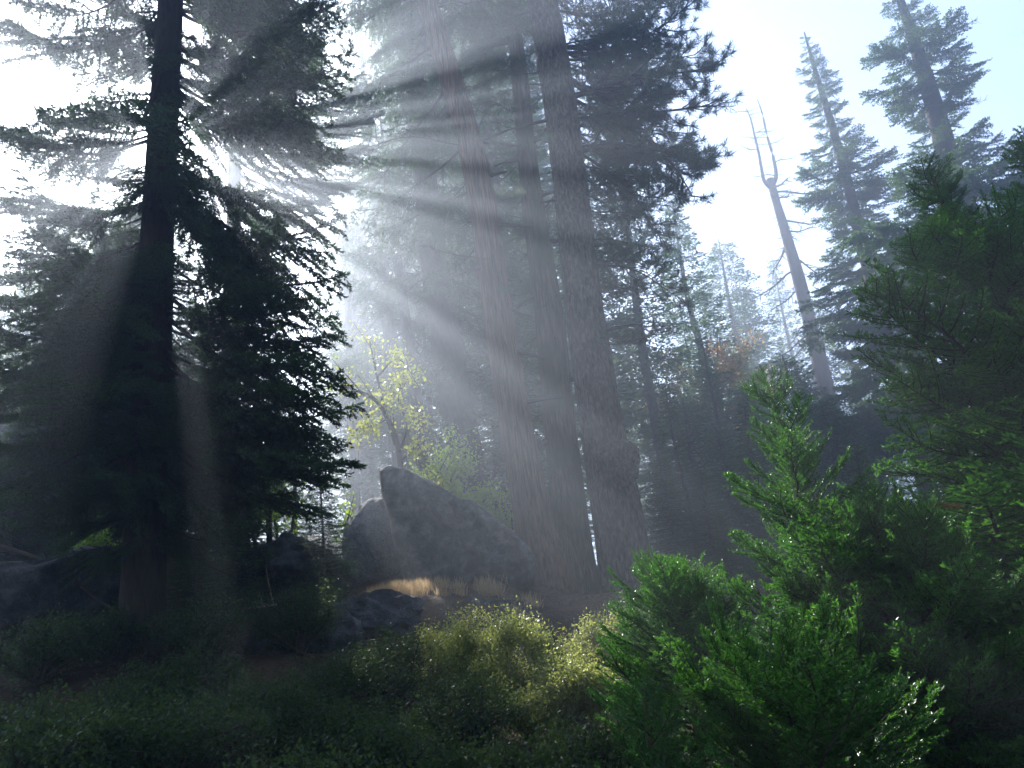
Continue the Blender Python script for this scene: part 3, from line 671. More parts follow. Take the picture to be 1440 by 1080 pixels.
# ------------------------------------------------------------------ distant conifers: shared meshes
def conifer_meshes(seed, H, Rm, base, shape=.8, dens=1.0, leaf=.17, fol='far', droop=.25):
    r = np.random.default_rng(seed); mbt = MB(); mbc = MB()
    rt = H * .012; tp = np.array([[0, 0, -.8], [r.normal(0, .1), r.normal(0, .1), H * .35], [r.normal(0, .2), r.normal(0, .2), H * .7], [0, 0, H]])
    Pt = catmull(tp, 16); tube(mbt, Pt, np.linspace(rt, .02, 16), 9)
    z = H * base; segp, segt, segs_ = [], [], []
    while z < H - .25:
        t = (z - H * base) / (H * (1 - base)); n = r.integers(4, 7)
        a0 = r.random() * 6.28
        for k in range(n):
            a = a0 + k * 6.283 / n + r.normal(0, .25); L = Rm * ((1 - t) ** shape) * r.uniform(.5, 1.15) * min(1, .55 + t * 2.5) + .25
            d = np.array([math.cos(a), math.sin(a), -droop + .5 * t * droop + r.normal(0, .08)])
            u = np.linspace(0, 1, 7)[:, None]; P = np.array([np.interp(z, Pt[:, 2], Pt[:, 0]), np.interp(z, Pt[:, 2], Pt[:, 1]), z]) + d * L * u + np.array([0, 0, .18 * L]) * u ** 2
            tube(mbc, P[::2], .035 * (1 - u[::2, 0] * .8) * (L / Rm + .3), 3, 1)
            sd = np.array([-math.sin(a), math.cos(a), 0]); m_ = int(95 * dens * L / 2 + 8)
            v = r.uniform(.12, 1, m_) ** .75; i = np.minimum((v * 6).astype(int), 5); f = (v * 6 - i)[:, None]; p = P[i] * (1 - f) + P[i + 1] * f
            wd = .42 * L * np.clip((1.12 - v), 0, 1) * np.clip(v * 2.5, 0, 1); off = r.uniform(-1, 1, m_) * wd
            p = p + sd * off[:, None] + np.array([0, 0, 1]) * (-.12 * np.abs(off) + r.normal(0, .05 * L ** .5, m_))[:, None]
            dd = d * .8 + sd * np.sign(off)[:, None] * r.uniform(.3, 1.1, (m_, 1)) + r.normal(0, .3, (m_, 3))
            leaves(mbc, p, dd, r.normal(0, .6, (m_, 3)) + [0, 0, 1], leaf * r.uniform(.7, 1.5, m_), leaf * .42 * r.uniform(.7, 1.3, m_), 0)
        z += r.uniform(.32, .6) * (H / 24)
    return mbt.mesh('trunk', [M['bark_far']]), mbc.mesh('crown', [M[fol], M['twig']], False), H

FAR = [conifer_meshes(101, 26, 3.6, .12), conifer_meshes(102, 28, 4.0, .2, .7), conifer_meshes(103, 24, 3.0, .08, .9, droop=.35), conifer_meshes(104, 30, 4.4, .3, .6), conifer_meshes(105, 22, 3.2, .1, .75, 1.2)]
YOUNG = [conifer_meshes(111, 7, 1.5, .04, .8, 1.3, .09), conifer_meshes(112, 9, 1.9, .05, .8, 1.2, .10)]

def far_tree(px, py, Yd, v, label, name='conifer_tree', group=None, wide=1.0, rz=None, set_=FAR, cat='tree'):
    ap = W(px, py, Yd); zb_ = float(gz(ap[0], Yd)); t, c, H = set_[v % len(set_)]
    s = (ap[2] - zb_) / H
    o = empty(name, (ap[0], Yd, zb_), label, cat, group); o.scale = (s * wide, s * wide, s); o.rotation_euler = (0, 0, random.random() * 6.28 if rz is None else rz)
    obj('trunk', t, o); obj('crown', c, o)
    return o

G1 = 'hazy conifers behind the glade'
hz = [  # apex pixel, distance, variant, label, width
 (945, 285, 56, 0, 'hazy bushy conifer just right of the giant trunks, its tip below the pine limbs', 1.5),
 (1010, 335, 72, 1, 'pale blue conifer with a blunt top left of the forked snag', 1.6),
 (1040, 400, 78, 4, 'faint conifer in the haze at the foot of the forked snag', 1.3),
 (1085, 360, 88, 2, 'pointed pale conifer right beside the forked snag', 1.1),
 (1150, 430, 68, 4, 'mid height hazy conifer left of the slender fir', 1.3),
 (985, 470, 46, 2, 'shadowed blue green conifer low in the gap right of the giants', 1.5),
 (1120, 520, 52, 0, 'shadowed conifer behind the tip of the small near cedar', 1.5),
 (1190, 500, 54, 1, 'dim conifer between the small cedar and the dark right cedar', 1.4),
 (1045, 560, 27, 4, 'low dark fir in shade left of the small near cedar', 1.4),
 (935, 540, 28, 0, 'low dark fir beside the burl of the grey giant', 1.3),
 (120, 262, 44, 1, 'white hazed conifer seen left of the near fir trunk, taller one', 1.2),
 (45, 350, 40, 0, 'white hazed conifer at the left edge', 1.2),
 (165, 330, 34, 4, 'hazy conifer peeping just left of the near fir trunk', 1.2),
 (188, 272, 22, 4, 'conifer added to shade the near haze, tip just left of the near fir trunk', 1.5),  # added blocker, keeps sun off the haze at lower left
 (150, 330, 19, 4, 'conifer added to shade the near haze, behind the left boughs of the near fir', 1.7),  # added for the shade it throws into the left haze
 (60, 440, 27, 2, 'dim green conifer low behind the left boughs', 1.5),
 (150, 440, 25, 4, 'sunlit hazy conifer crown beside the near fir trunk, mid height', 1.3),
 (190, 285, 34, 1, 'hazy conifer directly behind the upper left boughs of the near fir', 1.2),
 (85, 285, 33, 0, 'hazy conifer among the pale ones on the left, second from the edge', 1.4),
 (-30, 230, 33, 1, 'hazy conifer cut by the left edge of the picture', 1.4),
 (238, 215, 42, 3, 'tall conifer added to block the sun, hidden behind the near fir trunk', 1.0),  # added out of sight to block sun beside the trunk
 (-90, 200, 24, 3, 'dark conifer standing just outside the left edge', 1.3),
 (345, 330, 30, 0, 'dusky conifer behind the right boughs of the near fir', 1.3),
 (410, 550, 26, 2, 'dusky small conifer behind the lower right boughs of the near fir', 1.4),
 (290, 420, 27, 4, 'dusky conifer right behind the near fir trunk', 1.3),
 (500, 200, 42, 0, 'pale yellowish conifer between near fir and giants', 1.3),
 (640, -120, 31, 2, 'tall dark conifer behind the leaning reddish giant, right one', 1.2),
 (745, 300, 36, 0, 'green conifer showing between mossy trunk and burl trunk', 1.3),
 (700, 330, 27, 4, 'dark conifer low behind the leaning reddish giant', 1.4),
 (585, 380, 33, 2, 'dark conifer behind the yellow leaved sapling', 1.1),
 (1380, 330, 30, 1, 'dim conifer behind the top of the large near cedar', 1.2),
 (1435, 200, 38, 0, 'pale conifer at the right edge', 1.2),
]
hz += [(520, -150, 50, 1, 'tall pale conifer of the backdrop behind the hanging cedar bunches', 1.0),
 (575, -180, 54, 3, 'tall pale conifer of the backdrop behind the thick dim trunk', 1.0), (625, -160, 48, 0, 'tall pale conifer of the backdrop just left of the leaning red trunk', 1.1),
 (680, -120, 52, 1, 'tall pale conifer of the backdrop between the red and mossy trunks', 1.1), (735, -60, 50, 0, 'tall pale conifer of the backdrop behind the mossy trunk', 1.0),
 (835, 80, 48, 1, 'tall pale conifer of the backdrop behind the pine limbs', 1.0),
 (500, 330, 38, 2, 'mid height conifer behind the slim dim trunks', 1.5), (545, 400, 36, 4, 'mid height conifer right above the yellow sapling', 1.5), (650, 420, 33, 0, 'mid height conifer left of the reddish trunk', 1.4),
 (880, 430, 58, 4, 'mid height conifer peeping between burl trunk and pine limbs', 1.4)]
for px, py, Yd, v, lab, wd in hz: far_tree(px, py, Yd, v, lab, group=G1, wide=wd)
for k, (px, py, Yd, wd, lab) in enumerate([
    (925, 640, 26, 1.2, 'young dark conifer beside the right flank of the burl trunk'), (985, 660, 25, 1.3, 'young conifer with layered boughs in the dim gap left of the small cedar'),
    (1010, 720, 22, 1.2, 'short young fir low in the dim gap'), (950, 745, 24, 1.1, 'smallest young fir at the foot of the grey giant'),
    (850, 640, 27, 1.0, 'young fir glimpsed between mossy trunk and grey trunk'), (1200, 620, 20, 1.2, 'young fir behind the right side of the small cedar'),
    (960, 560, 38, 1.7, 'bushy young conifer in the bluish gap, nearest to the burl'), (1005, 600, 34, 1.7, 'bushy young conifer in the bluish gap, left of the small cedar tip'),
    (1045, 540, 44, 1.7, 'bushy young conifer in the bluish gap, seen just left of the small cedar leader'), (1100, 500, 46, 1.7, 'bushy young conifer in the bluish gap, under the foot of the snag'),
    (1150, 560, 36, 1.7, 'bushy young conifer in the bluish gap, right of the small cedar leader'), (915, 590, 40, 1.7, 'bushy young conifer touching the right outline of the grey giant'),
    (120, 620, 16, 1.3, 'young fir in deep shade left of the near fir trunk'), (30, 560, 17, 1.3, 'young fir in deep shade at the left edge'), (330, 590, 16.5, 1.3, 'young fir in deep shade right of the near fir trunk'),
    (450, 660, 17.0, 1.3, 'young fir in deep shade beside the pale boulder'), (280, 700, 14.5, 1.3, 'squat young fir on the dark slope behind the near trunk')]):
    far_tree(px, py, Yd, k, lab, 'young_fir', 'young firs in the undergrowth', wd, set_=YOUNG)
# rows of farther forest closing the horizon
for i in range(46):
    Yd = random.uniform(62, 130); px = -350 + i * 48 + random.uniform(-15, 15)
    el = random.uniform(430, 620) - (60 if px < 400 else 0) if 300 < px < 2000 else random.uniform(380, 560)
    far_tree(px, el, Yd, i, 'pale conifer of the far forest dissolving in haze', group='far forest conifers', wide=1.3)

for i, (x, y) in enumerate([(-13, -4), (-6, -6), (2, -7), (9, 0), (-9, 1), (-9, -14), (-2, -11), (5, -9), (12, -5), (16, 4), (-17, 5), (0, -22), (-14, -22), (12, -19), (21, -12), (22, 13), (-21, 14), (-24, -9)]):  # unseen conifers added around the viewer to cut sky light on the foreground
    t, c, H = FAR[(1, 3, 0)[i % 3]]; o = empty('conifer_tree', (x, y, float(gz(x, y))), 'unseen conifer added around the viewer to block sky light', 'tree', 'unseen conifers added around the viewer'); o.scale = (1.35, 1.35, 1.15)
    obj('trunk', t, o); obj('crown', c, o)

# ------------------------------------------------------------------ firs and snag on the right skyline
d1, P1, R1 = px_trunk('fir_tree', 'slender spire shaped fir standing in the haze right of the forked snag', 'tree',
    [(1275, 580, 24), (1235, 430, 19), (1212, 340, 17), (1190, 250, 14), (1165, 160, 10), (1145, 95, 6), (1131, 45, 2)], 45, M['bark_far'], sides=12, rings=40, ridges=6, amp=.02, flare=.05, seed=3)
z0, z1 = P1[:, 2].max() * .28, P1[:, 2].max() - .3
def l1(t): return 6.2 * (1 - t) ** .85 * (.75 + .25 * math.sin(t * 23)) + .35
crown(d1, P1, R1, z0, z1, 290, l1, 'firfar', lambda t: -.32 + .25 * t, jitter=.12)
d2, P2, R2 = px_trunk('fir_tree', 'broad tall fir leaving the frame at the upper right', 'tree',
    [(1395, 430, 36), (1362, 320, 32), (1333, 220, 28), (1308, 130, 22), (1283, 50, 15), (1266, 0, 10), (1258, -25, 4)], 37, M['bark_dark'], sides=16, rings=50, ridges=8, amp=.03, flare=.05, seed=4)
def l2(t): return 6.4 * (1 - t) ** .6 * (.7 + .3 * math.sin(t * 17 + 1)) + .5
crown(d2, P2, R2, 11, P2[:, 2].max() - .2, 190, l2, 'firfar', lambda t: -.15 + .15 * t, jitter=.2)
crown(d2, P2, R2, 11, P2[:, 2].max() - 2, 30, lambda t: 3, 'bare', -.1, jitter=.3)

def snag():
    Yd = 60; root, P, R = px_trunk('dead_tree', 'bare grey snag whose top forks into two upright prongs', 'dead tree',
        [(1165, 560, 22), (1128, 410, 17), (1108, 340, 14), (1092, 285, 11), (1083, 252, 10)], Yd, M['bark_far'], sides=12, rings=60, ridges=6, amp=.06, flare=.05, rough=.1, seed=8)
    for pr in ([(1086, 266, 7), (1075, 255, 5.5), (1071, 238, 4.6), (1067, 215, 4.2), (1061, 190, 3.4), (1056, 168, 2.6), (1050, 153, 1.2)], [(1082, 264, 8), (1090, 254, 6.5), (1091, 240, 5.2), (1086, 216, 4.6), (1078, 188, 3.6), (1072, 160, 2.8), (1065, 139, 1.2)]):
        pts = [W(a, b, Yd) for a, b, w in pr]; P2_ = catmull(pts, 20) - np.array(root.location)
        R_ = np.interp(np.linspace(0, 1, 20), np.linspace(0, 1, len(pr)), [w / 2 / FOC * depth(p) for (a, b, w), p in zip(pr, pts)])
        mb = MB(); tube(mb, P2_, R_, 8, 0, True); obj('prong', mb.mesh('prong', [M['bark_far']]), root)
        for i in range(16):
            s = P2_[random.randrange(5, 19)] + np.array(root.location); a = random.uniform(0, 6.28)
            branch(root, s, s + np.array([math.cos(a), .3 * math.sin(a), .25]) * random.uniform(.8, 2.4), 'dead')
    for i in range(34):
        z = random.uniform(P[-1, 2] * .5, P[-1, 2] - .5); s = path_at(P, z); a = random.uniform(0, 6.28)
        branch(root, s, s + np.array([math.cos(a), math.sin(a), -.35]) * random.uniform(1.2, 4.5), 'dead')
snag()

# ------------------------------------------------------------------ dark trunks in the midground behind the boulders
def mid_trunk(lab, pxs, Yd, mat, n=20, group='dim trunks behind the fin boulder'):
    root, P, R = px_trunk('conifer_tree', lab, 'tree', pxs, Yd, mat, top=W(pxs[-1][0], pxs[-1][1], Yd)[2] + 5, group=group, sides=24, rings=60, ridges=12, amp=.04, flare=.15, seed=int(pxs[0][0]))
    crown(root, P, R, P[-1, 2] * .5, P[-1, 2] - .5, n, lambda t: 3.0 * (1 - t) + .8, 'cedar_lod', -.25, jitter=.3)
    crown(root, P, R, P[0, 2] + 3, P[-1, 2] * .6, 9, lambda t: 1.8, 'bare', -.1, jitter=.3)
mid_trunk('thick dim trunk between the sapling and the reddish giant', [(668, 730, 52), (655, 640, 48), (640, 560, 45), (628, 480, 42), (612, 380, 38), (598, 250, 32), (585, 120, 26)], 27, M['bark_dark'], 46)
mid_trunk('slim dim trunk just right of the yellow sapling', [(598, 700, 18), (590, 600, 17), (580, 520, 16), (566, 420, 14), (550, 300, 12)], 29, M['bark_dark'], 26)
mid_trunk('slim dim trunk left of the thick one, behind the sapling', [(566, 690, 22), (560, 620, 20), (556, 540, 19), (545, 440, 17), (530, 300, 14), (515, 150, 10)], 33, M['bark_far'], 26)
mid_trunk('thin leaning trunk farther back between sapling and fir boughs', [(500, 700, 14), (497, 600, 13), (492, 480, 12), (486, 360, 10)], 36, M['bark_far'], 16)

# ------------------------------------------------------------------ yellow leaved sapling and leafy shrubs behind the fin boulder
def leafy(root, stems, leafmat, rng, n_leaf, L, Wd, parts=('stem', 'leaves'), clump=.25, woodmat=None, tipbias=.4):
    """stems: list of (pts, r0, r1) in world space, leaves cluster along the outer parts"""
    loc = np.array(root.location); mbl = MB()
    mbw = MB()
    for pts, r0, r1 in stems:
        P = catmull(pts, 14) - loc; tube(mbw, P, np.linspace(r0, r1, 14), 6)
        for q in range(6):
            i = rng.integers(4, 13); d = nrm(rng.normal(0, 1, 3) + nrm(P[i] - P[i - 1]) + np.array([0, 0, .3])); l = rng.uniform(.25, .8) * np.linalg.norm(P[-1] - P[0]) * .35
            S = P[i] + d * l * np.linspace(0, 1, 6)[:, None]; tube(mbw, S, np.linspace(r1 * 1.0, r1 * .35, 6), 4)
            m_ = int(n_leaf / (6 * len(stems))); p, t, _ = along(S, m_, rng); p = p + rng.normal(0, clump * .3, (m_, 3))
            leaves(mbl, p, rng.normal(0, 1, (m_, 3)) + [0, 0, -.3], rng.normal(0, .7, (m_, 3)) + [0, 0, 1], L * rng.uniform(.6, 1.3, m_), Wd * rng.uniform(.6, 1.3, m_))
    obj(parts[0], mbw.mesh(parts[0], [woodmat or M['twig']]), root); obj(parts[1], mbl.mesh(parts[1], [leafmat], False), root)

def sapling():
    r = np.random.default_rng(8); Yd = 22.5
    b = W(566, 690, Yd); root = empty('sapling', (b[0], b[1], float(gz(b[0], b[1]))), 'slender curving sapling with yellow leaves behind the fin boulder', 'tree')
    base = np.array(root.location)
    st = [([base, W(562, 640, Yd), W(545, 590, Yd), W(525, 560, Yd - .3), W(490, 545, Yd - .5), W(470, 530, Yd - .6)], .10, .025),
          ([W(556, 625, Yd), W(540, 570, Yd + .3), W(528, 520, Yd + .5), W(520, 480, Yd + .6)], .06, .02),
          ([W(560, 640, Yd), W(572, 600, Yd - .5), W(560, 560, Yd - .8), W(575, 530, Yd - 1)], .04, .015),
          ([W(545, 590, Yd), W(520, 600, Yd - .8), W(500, 605, Yd - 1.2)], .03, .012), ([W(530, 530, Yd + .4), W(560, 505, Yd), W(590, 545, Yd - .4)], .03, .012),
          ([W(562, 650, Yd), W(590, 620, Yd), W(585, 560, Yd)], .03, .012)]
    leafy(root, st, M['yellow'], r, 1500, .13, .085, ('trunk', 'leaves'), .5)
sapling()
def leafy_shrub(px, py, Yd, n, h, w, mat, lab, L=.11, Wd=.07, nst=7, name='shrub', woodmat=None, seed=0, clump=.5, group=None, zt=None):
    r = np.random.default_rng(seed + int(px)); tp = W(px, py, Yd); zb_ = float(gz(tp[0], Yd)); h = max(h, tp[2] - zb_)
    root = empty(name, (tp[0], Yd, zb_), lab, 'shrub', group); base = np.array(root.location); st = []
    for i in range(nst):
        a = i * 2.4 + r.normal(0, .4); rr = w * math.sqrt((i + .5) / nst) * r.uniform(.8, 1.15)
        top = base + np.array([math.cos(a) * rr, math.sin(a) * rr * .8, h * (1 - .45 * (rr / w) ** 2) * r.uniform(.8, 1.03)])
        mid_ = base * .5 + top * .5 + r.normal(0, .08 * h, 3) + np.array([0, 0, .08 * h]); st.append(([base + r.normal(0, .04, 3), mid_, top], .012 + .01 * h, .006))
    leafy(root, st, mat, r, n, L, Wd, ('stem', 'leaves'), clump, woodmat)
    return root
leafy_shrub(620, 600, 23, 3600, 2.5, 1.0, M['bright'], 'tall bright green bush at the right of the yellow sapling', seed=1)
leafy_shrub(660, 650, 22, 3600, 2.0, .9, M['bright'], 'backlit bright green bush behind the slope of the fin boulder', seed=2)
leafy_shrub(700, 660, 23, 3600, 2.2, .9, M['bright'], 'backlit green bush beside the reddish giant', seed=3)
leafy_shrub(600, 640, 21.8, 500, 1.5, .6, M['yellow'], 'yellow leaved bush peeping over the fin boulder', seed=4)
leafy_shrub(640, 560, 26, 1600, 3.5, 1.6, M['shrub'], 'tall dark leafy bush behind the bright ones', seed=5, L=.14, Wd=.09)
leafy_shrub(380, 590, 17.5, 1200, 2.5, 1.2, M['bright'], 'yellow green bush glowing through the fir boughs', seed=6)
leafy_shrub(490, 690, 21.5, 600, 1.2, .6, M['bright'], 'small light green bush left of the pale boulder', seed=7)
# autumn tree in the haze
def autumn(px, py, Yd, w, h, lab, mat, n=2600, seed=1):
    r = np.random.default_rng(seed); tp = W(px, py, Yd); zb_ = float(gz(tp[0], Yd)); root = empty('oak_tree', (tp[0], Yd, zb_), lab, 'tree'); base = np.array(root.location); H = tp[2] - zb_
    st = [([base - [0, 0, .4], base + [.1, 0, H * .4], base + [.2, .1, H * .8]], .2, .07)]
    for i in range(11):
        a = i * 2.4; z = H * r.uniform(.3, .7); rr = w * r.uniform(.6, 1.1)
        st.append(([base + [.1, 0, z], base + [math.cos(a) * rr * .5, math.sin(a) * rr * .5, z + H * .15], base + [math.cos(a) * rr, math.sin(a) * rr, min(H, z + H * r.uniform(.2, .4))]], .07, .02))
    leafy(root, st, mat, r, n, .26, .17, ('trunk', 'leaves'), 1.4)
autumn(985, 470, 54, 4.4, 10, 'autumn oak with orange brown leaves in the haze right of the burl', M['orange'], 5200)
autumn(930, 475, 57, 4.2, 10, 'pale olive oak in haze just right of the grey giant', M['far'], 5200, 2)

# ------------------------------------------------------------------ near cedars on the right
def near_cedar(lab, pxs, Yd, n, lfun, seed, mat=None, upf=.35, name='cedar_tree', sides=10, zlow=.0, dens_bare=6, lodk='cedar', thick=1.0, **kw):
    random.seed(seed)
    root, P, R = px_trunk(name, lab, 'tree', pxs, Yd, mat or M['bark_red'], sides=sides, rings=40, ridges=6, amp=.03, flare=.1, seed=seed)
    zb_, zt_ = P[0, 2] + .5, P[-1, 2]
    crown(root, P, R, zb_ + zlow, zt_ - .05, n, lfun, lodk, lambda t: upf * (.2 + t * 1.6), jitter=.34, thick=thick)
    return root, P, R
# big dark cedar leaving the frame at the right
rF, PFc, RFc = near_cedar('large dense cedar filling the right edge, its lower half in black shade', [(1500, 800, 30), (1420, 560, 24), (1370, 400, 16), (1335, 310, 10), (1308, 238, 3)], 8.2, 298,
    lambda t: (2.5 * (1 - t) ** .9 + .1) * (.72 + .34 * math.sin(t * 37) * math.sin(t * 11 + 1)) + .12, 31, upf=.34, thick=1.45)
rF2, _, _ = near_cedar('second dense cedar right behind the large one, its side beyond the frame', [(1640, 700, 30), (1560, 400, 18), (1510, 200, 8), (1490, 110, 3)], 9.6, 260,
    lambda t: 2.4 * (1 - t) ** .7 + .12, 33, upf=.30)
rG, PG, RG = near_cedar('small slender cedar with a thin pale leader and open tip in front of the haze', [(1140, 800, 12), (1124, 720, 9), (1108, 650, 7), (1094, 590, 5), (1082, 550, 3.4), (1068, 512, 1.5)], 7.0, 130,
    lambda t: (1.15 * (1 - t) ** .95 + .05) * (.8 + .3 * math.sin(t * 43)) + .05, 37, mat=M['pale_twig'], upf=.55)
rH, _, _ = near_cedar('low cedar with bright fan shaped sprays at the bottom of the picture', [(1130, 1100, 10), (1100, 1000, 7), (1085, 930, 3)], 5.2, 95, lambda t: .85 * (1 - t) ** .6 + .1, 41, mat=M['pale_twig'], upf=.6)
rI, _, _ = near_cedar('bushy young cedar between the grey shrubs and the small slender cedar', [(975, 1000, 10), (960, 900, 7), (950, 805, 3)], 8.0, 130, lambda t: .9 * (1 - t) ** .6 + .12, 43, mat=M['pale_twig'], upf=.5)
rJ, _, _ = near_cedar('dark young cedar at the foot of the small slender cedar', [(1290, 1060, 14), (1260, 900, 9), (1230, 720, 3)], 6.6, 190, lambda t: 1.15 * (1 - t) ** .6 + .12, 47, upf=.4)
rK, _, _ = near_cedar('low green cedar seedling at the bottom edge in front of the grey shrubs', [(930, 1120, 8), (915, 1040, 5), (905, 985, 2)], 5.6, 40, lambda t: .55 * (1 - t) ** .6 + .08, 53, upf=.5)
random.seed(99)
_s = W(1360, 715, 7.1); branch(rF, _s, W(1318, 722, 6.9), 'cedar', fol=M['brown'])['label'] = 'rusty dead branch'

# ------------------------------------------------------------------ shrubs in the foreground
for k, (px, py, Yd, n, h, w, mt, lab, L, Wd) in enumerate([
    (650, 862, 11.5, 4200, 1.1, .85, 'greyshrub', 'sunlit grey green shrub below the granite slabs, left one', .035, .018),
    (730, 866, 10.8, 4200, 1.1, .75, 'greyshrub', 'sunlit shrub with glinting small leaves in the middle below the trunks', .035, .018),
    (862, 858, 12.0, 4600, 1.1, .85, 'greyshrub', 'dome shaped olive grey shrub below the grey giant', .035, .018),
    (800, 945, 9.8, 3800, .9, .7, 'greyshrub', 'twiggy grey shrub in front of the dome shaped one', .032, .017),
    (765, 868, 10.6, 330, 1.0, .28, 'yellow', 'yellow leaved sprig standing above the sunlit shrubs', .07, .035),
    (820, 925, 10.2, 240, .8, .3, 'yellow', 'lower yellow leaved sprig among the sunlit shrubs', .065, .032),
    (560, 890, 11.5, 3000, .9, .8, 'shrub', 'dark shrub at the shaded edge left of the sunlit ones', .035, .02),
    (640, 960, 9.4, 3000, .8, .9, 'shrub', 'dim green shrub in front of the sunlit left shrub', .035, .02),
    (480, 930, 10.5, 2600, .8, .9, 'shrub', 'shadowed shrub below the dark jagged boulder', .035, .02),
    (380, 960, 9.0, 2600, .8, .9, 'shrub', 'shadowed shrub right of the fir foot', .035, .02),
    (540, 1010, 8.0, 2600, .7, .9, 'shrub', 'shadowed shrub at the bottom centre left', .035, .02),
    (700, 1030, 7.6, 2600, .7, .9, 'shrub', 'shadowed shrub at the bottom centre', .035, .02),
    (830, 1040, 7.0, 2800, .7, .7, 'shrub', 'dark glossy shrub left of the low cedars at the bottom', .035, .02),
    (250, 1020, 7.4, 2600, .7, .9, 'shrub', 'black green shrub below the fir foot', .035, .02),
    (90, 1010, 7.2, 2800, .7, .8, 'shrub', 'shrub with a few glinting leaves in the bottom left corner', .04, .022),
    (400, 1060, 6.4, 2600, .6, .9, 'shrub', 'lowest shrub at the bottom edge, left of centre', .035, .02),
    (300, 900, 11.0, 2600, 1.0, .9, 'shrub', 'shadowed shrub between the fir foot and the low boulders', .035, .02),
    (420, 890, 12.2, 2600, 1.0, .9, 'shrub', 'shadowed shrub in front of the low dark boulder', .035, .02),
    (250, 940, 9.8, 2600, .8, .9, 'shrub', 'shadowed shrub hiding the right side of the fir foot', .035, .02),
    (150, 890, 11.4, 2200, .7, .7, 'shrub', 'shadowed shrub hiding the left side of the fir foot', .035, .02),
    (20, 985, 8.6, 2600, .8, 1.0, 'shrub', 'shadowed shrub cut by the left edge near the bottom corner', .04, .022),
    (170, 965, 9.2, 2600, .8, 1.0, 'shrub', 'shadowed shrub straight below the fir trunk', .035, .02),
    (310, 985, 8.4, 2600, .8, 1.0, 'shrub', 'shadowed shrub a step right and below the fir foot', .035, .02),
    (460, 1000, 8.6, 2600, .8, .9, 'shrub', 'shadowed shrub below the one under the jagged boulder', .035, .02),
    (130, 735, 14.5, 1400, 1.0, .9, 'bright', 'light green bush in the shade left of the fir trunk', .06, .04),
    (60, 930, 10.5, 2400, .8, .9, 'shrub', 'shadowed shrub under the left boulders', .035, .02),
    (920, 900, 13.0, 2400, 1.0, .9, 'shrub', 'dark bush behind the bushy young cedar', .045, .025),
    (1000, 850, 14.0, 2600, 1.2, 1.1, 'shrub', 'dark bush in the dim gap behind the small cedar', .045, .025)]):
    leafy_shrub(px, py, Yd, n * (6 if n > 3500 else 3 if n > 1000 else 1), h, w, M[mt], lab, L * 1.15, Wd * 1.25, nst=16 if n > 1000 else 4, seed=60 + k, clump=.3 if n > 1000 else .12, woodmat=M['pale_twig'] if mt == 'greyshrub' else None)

# ------------------------------------------------------------------ dry grass, litter, fallen wood
def grass_patch():
    r = np.random.default_rng(5); mb = MB(); n = 5200
    c = W(562, 806, 17.2); k_ = 70; sx = np.r_[r.normal(0, .38, 40), r.normal(.9, 1.3, 30)]; sy = np.r_[r.normal(0, .3, 40), r.normal(.1, .8, 30)]; w_ = r.integers(0, k_, n)
    x = c[0] + sx[w_] + r.normal(0, .07, n); y = 17.1 + sy[w_] + r.normal(0, .07, n); z = gz(x, y) - .02
    P = np.stack([x, y, z], 1); d = np.stack([r.normal(.1, .3, n), r.normal(0, .3, n), np.ones(n)], 1)
    leaves(mb, P, d, r.normal(0, 1, (n, 3)), .26 * r.uniform(.4, 1.4, n), .012, mid=.3)
    return tag(obj('dry_grass', mb.mesh('dry_grass', [M['grass']], False)), 'tuft of dry straw coloured grass lit by the sun beside the fin boulder', 'grass', None, 'stuff')
grass_patch()
def litter():
    r = np.random.default_rng(15); mb = MB(); n = 42000
    x = r.uniform(-9, 9, n); y = r.uniform(9, 27, n); z = gz(x, y) + .015 + .01 * r.random(n)
    P = np.stack([x, y, z], 1); d = np.stack([r.normal(0, 1, n), r.normal(0, 1, n), r.normal(0.05, .2, n)], 1)
    leaves(mb, P, d, np.stack([r.normal(0, .3, n), r.normal(0, .3, n), np.ones(n)], 1), .13 * r.uniform(.4, 1.6, n), .018)
    return tag(obj('needle_litter', mb.mesh('needle_litter', [M['litter']], False)), 'fallen needles and twigs scattered over the forest floor', 'litter', None, 'stuff')
litter()
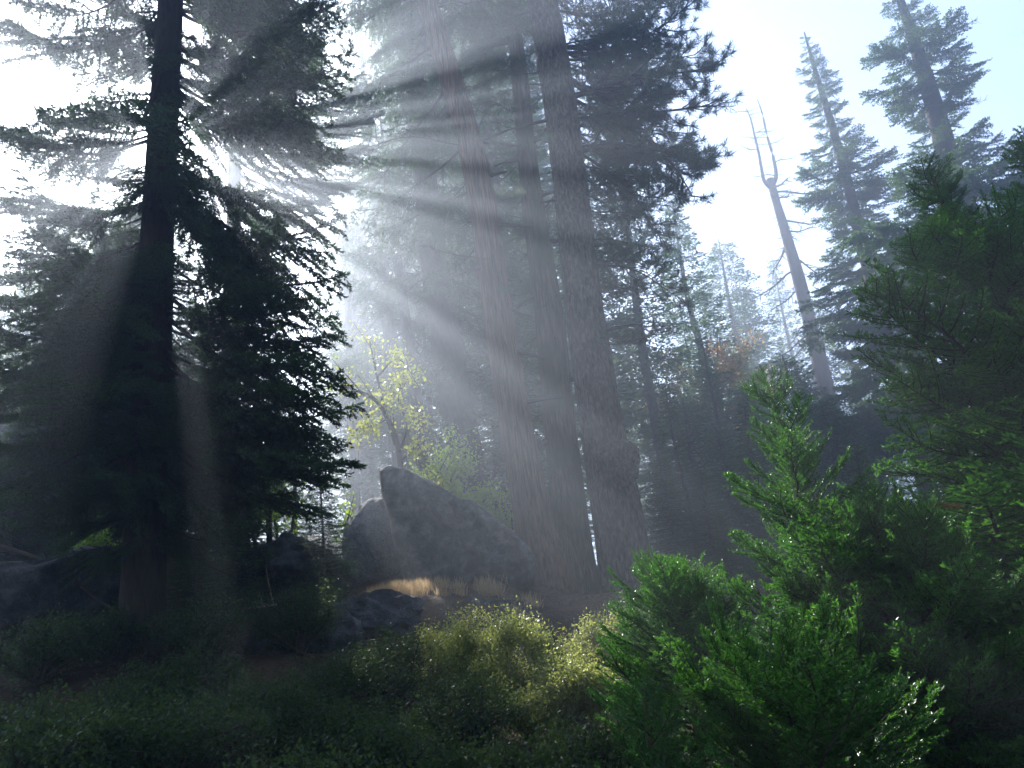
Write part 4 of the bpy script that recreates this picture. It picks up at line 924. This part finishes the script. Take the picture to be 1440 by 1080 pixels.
def limb(lab, pts, r0, r1, mat, name='fallen_branch', twigs=8, seed=1):
    r = np.random.default_rng(seed); P = catmull(pts, 24); base = P[0].copy(); P = P - base; mb = MB()
    tube(mb, P, np.linspace(r0, r1, 24), 8, 0, True)
    for i in range(twigs):
        j = r.integers(3, 23); d = nrm(r.normal(0, 1, 3) + np.array([0, 0, .5])); l = r.uniform(.2, .7); tube(mb, P[j] + d * l * np.linspace(0, 1, 5)[:, None] + r.normal(0, .05, 3) * np.linspace(0, 1, 5)[:, None] ** 2, np.linspace(r1, r1 * .3, 5), 4)
    return tag(obj(name, mb.mesh(name, [mat]), None, tuple(base)), lab, 'branch')
limb('long curved fallen limb on the left boulders, lit at its lower end', [W(-10, 765, 13.5), W(50, 785, 13.3), (W(100, 812, 13.1)), W(135, 842, 12.9), W(168, 862, 12.6)], .045, .02, M['twig'], twigs=14)
limb('dead stick lying on the dark slope right of the fir trunk', [W(280, 880, 12.5), W(330, 860, 12.8), W(390, 850, 13.4)], .035, .015, M['pale_twig'], seed=4)
limb('pale root like branch at the foot of the grey giant', [W(800, 848, 20.6), W(850, 862, 20.0), W(890, 868, 19.6), W(925, 850, 19.8)], .06, .02, M['pale_twig'], seed=6)

# ------------------------------------------------------------------ haze
def haze():
    m = bpy.data.materials.new('haze'); m.use_nodes = True; nt = m.node_tree; nt.nodes.clear()
    o = nt.nodes.new('ShaderNodeOutputMaterial'); v = nt.nodes.new('ShaderNodeVolumePrincipled')
    v.inputs['Color'].default_value = (.76, .85, 1.0, 1); v.inputs['Density'].default_value = HAZE_DENSITY; v.inputs['Anisotropy'].default_value = HAZE_G
    nt.links.new(v.outputs[0], o.inputs['Volume'])
    x0, x1, y0, y1, z0, z1 = -152, 152, -62, 192, GMIN - 1.2, 60
    V = [(x, y, z) for x in (x0, x1) for y in (y0, y1) for z in (z0, z1)]
    F = [(0, 1, 3, 2), (4, 6, 7, 5), (0, 4, 5, 1), (2, 3, 7, 6), (0, 2, 6, 4), (1, 5, 7, 3)]
    mb = MB(); mb.add(V, F)
    tag(obj('haze', mb.mesh('haze', [m], False)), 'pale morning haze filling the forest', None, None, 'stuff')
haze()
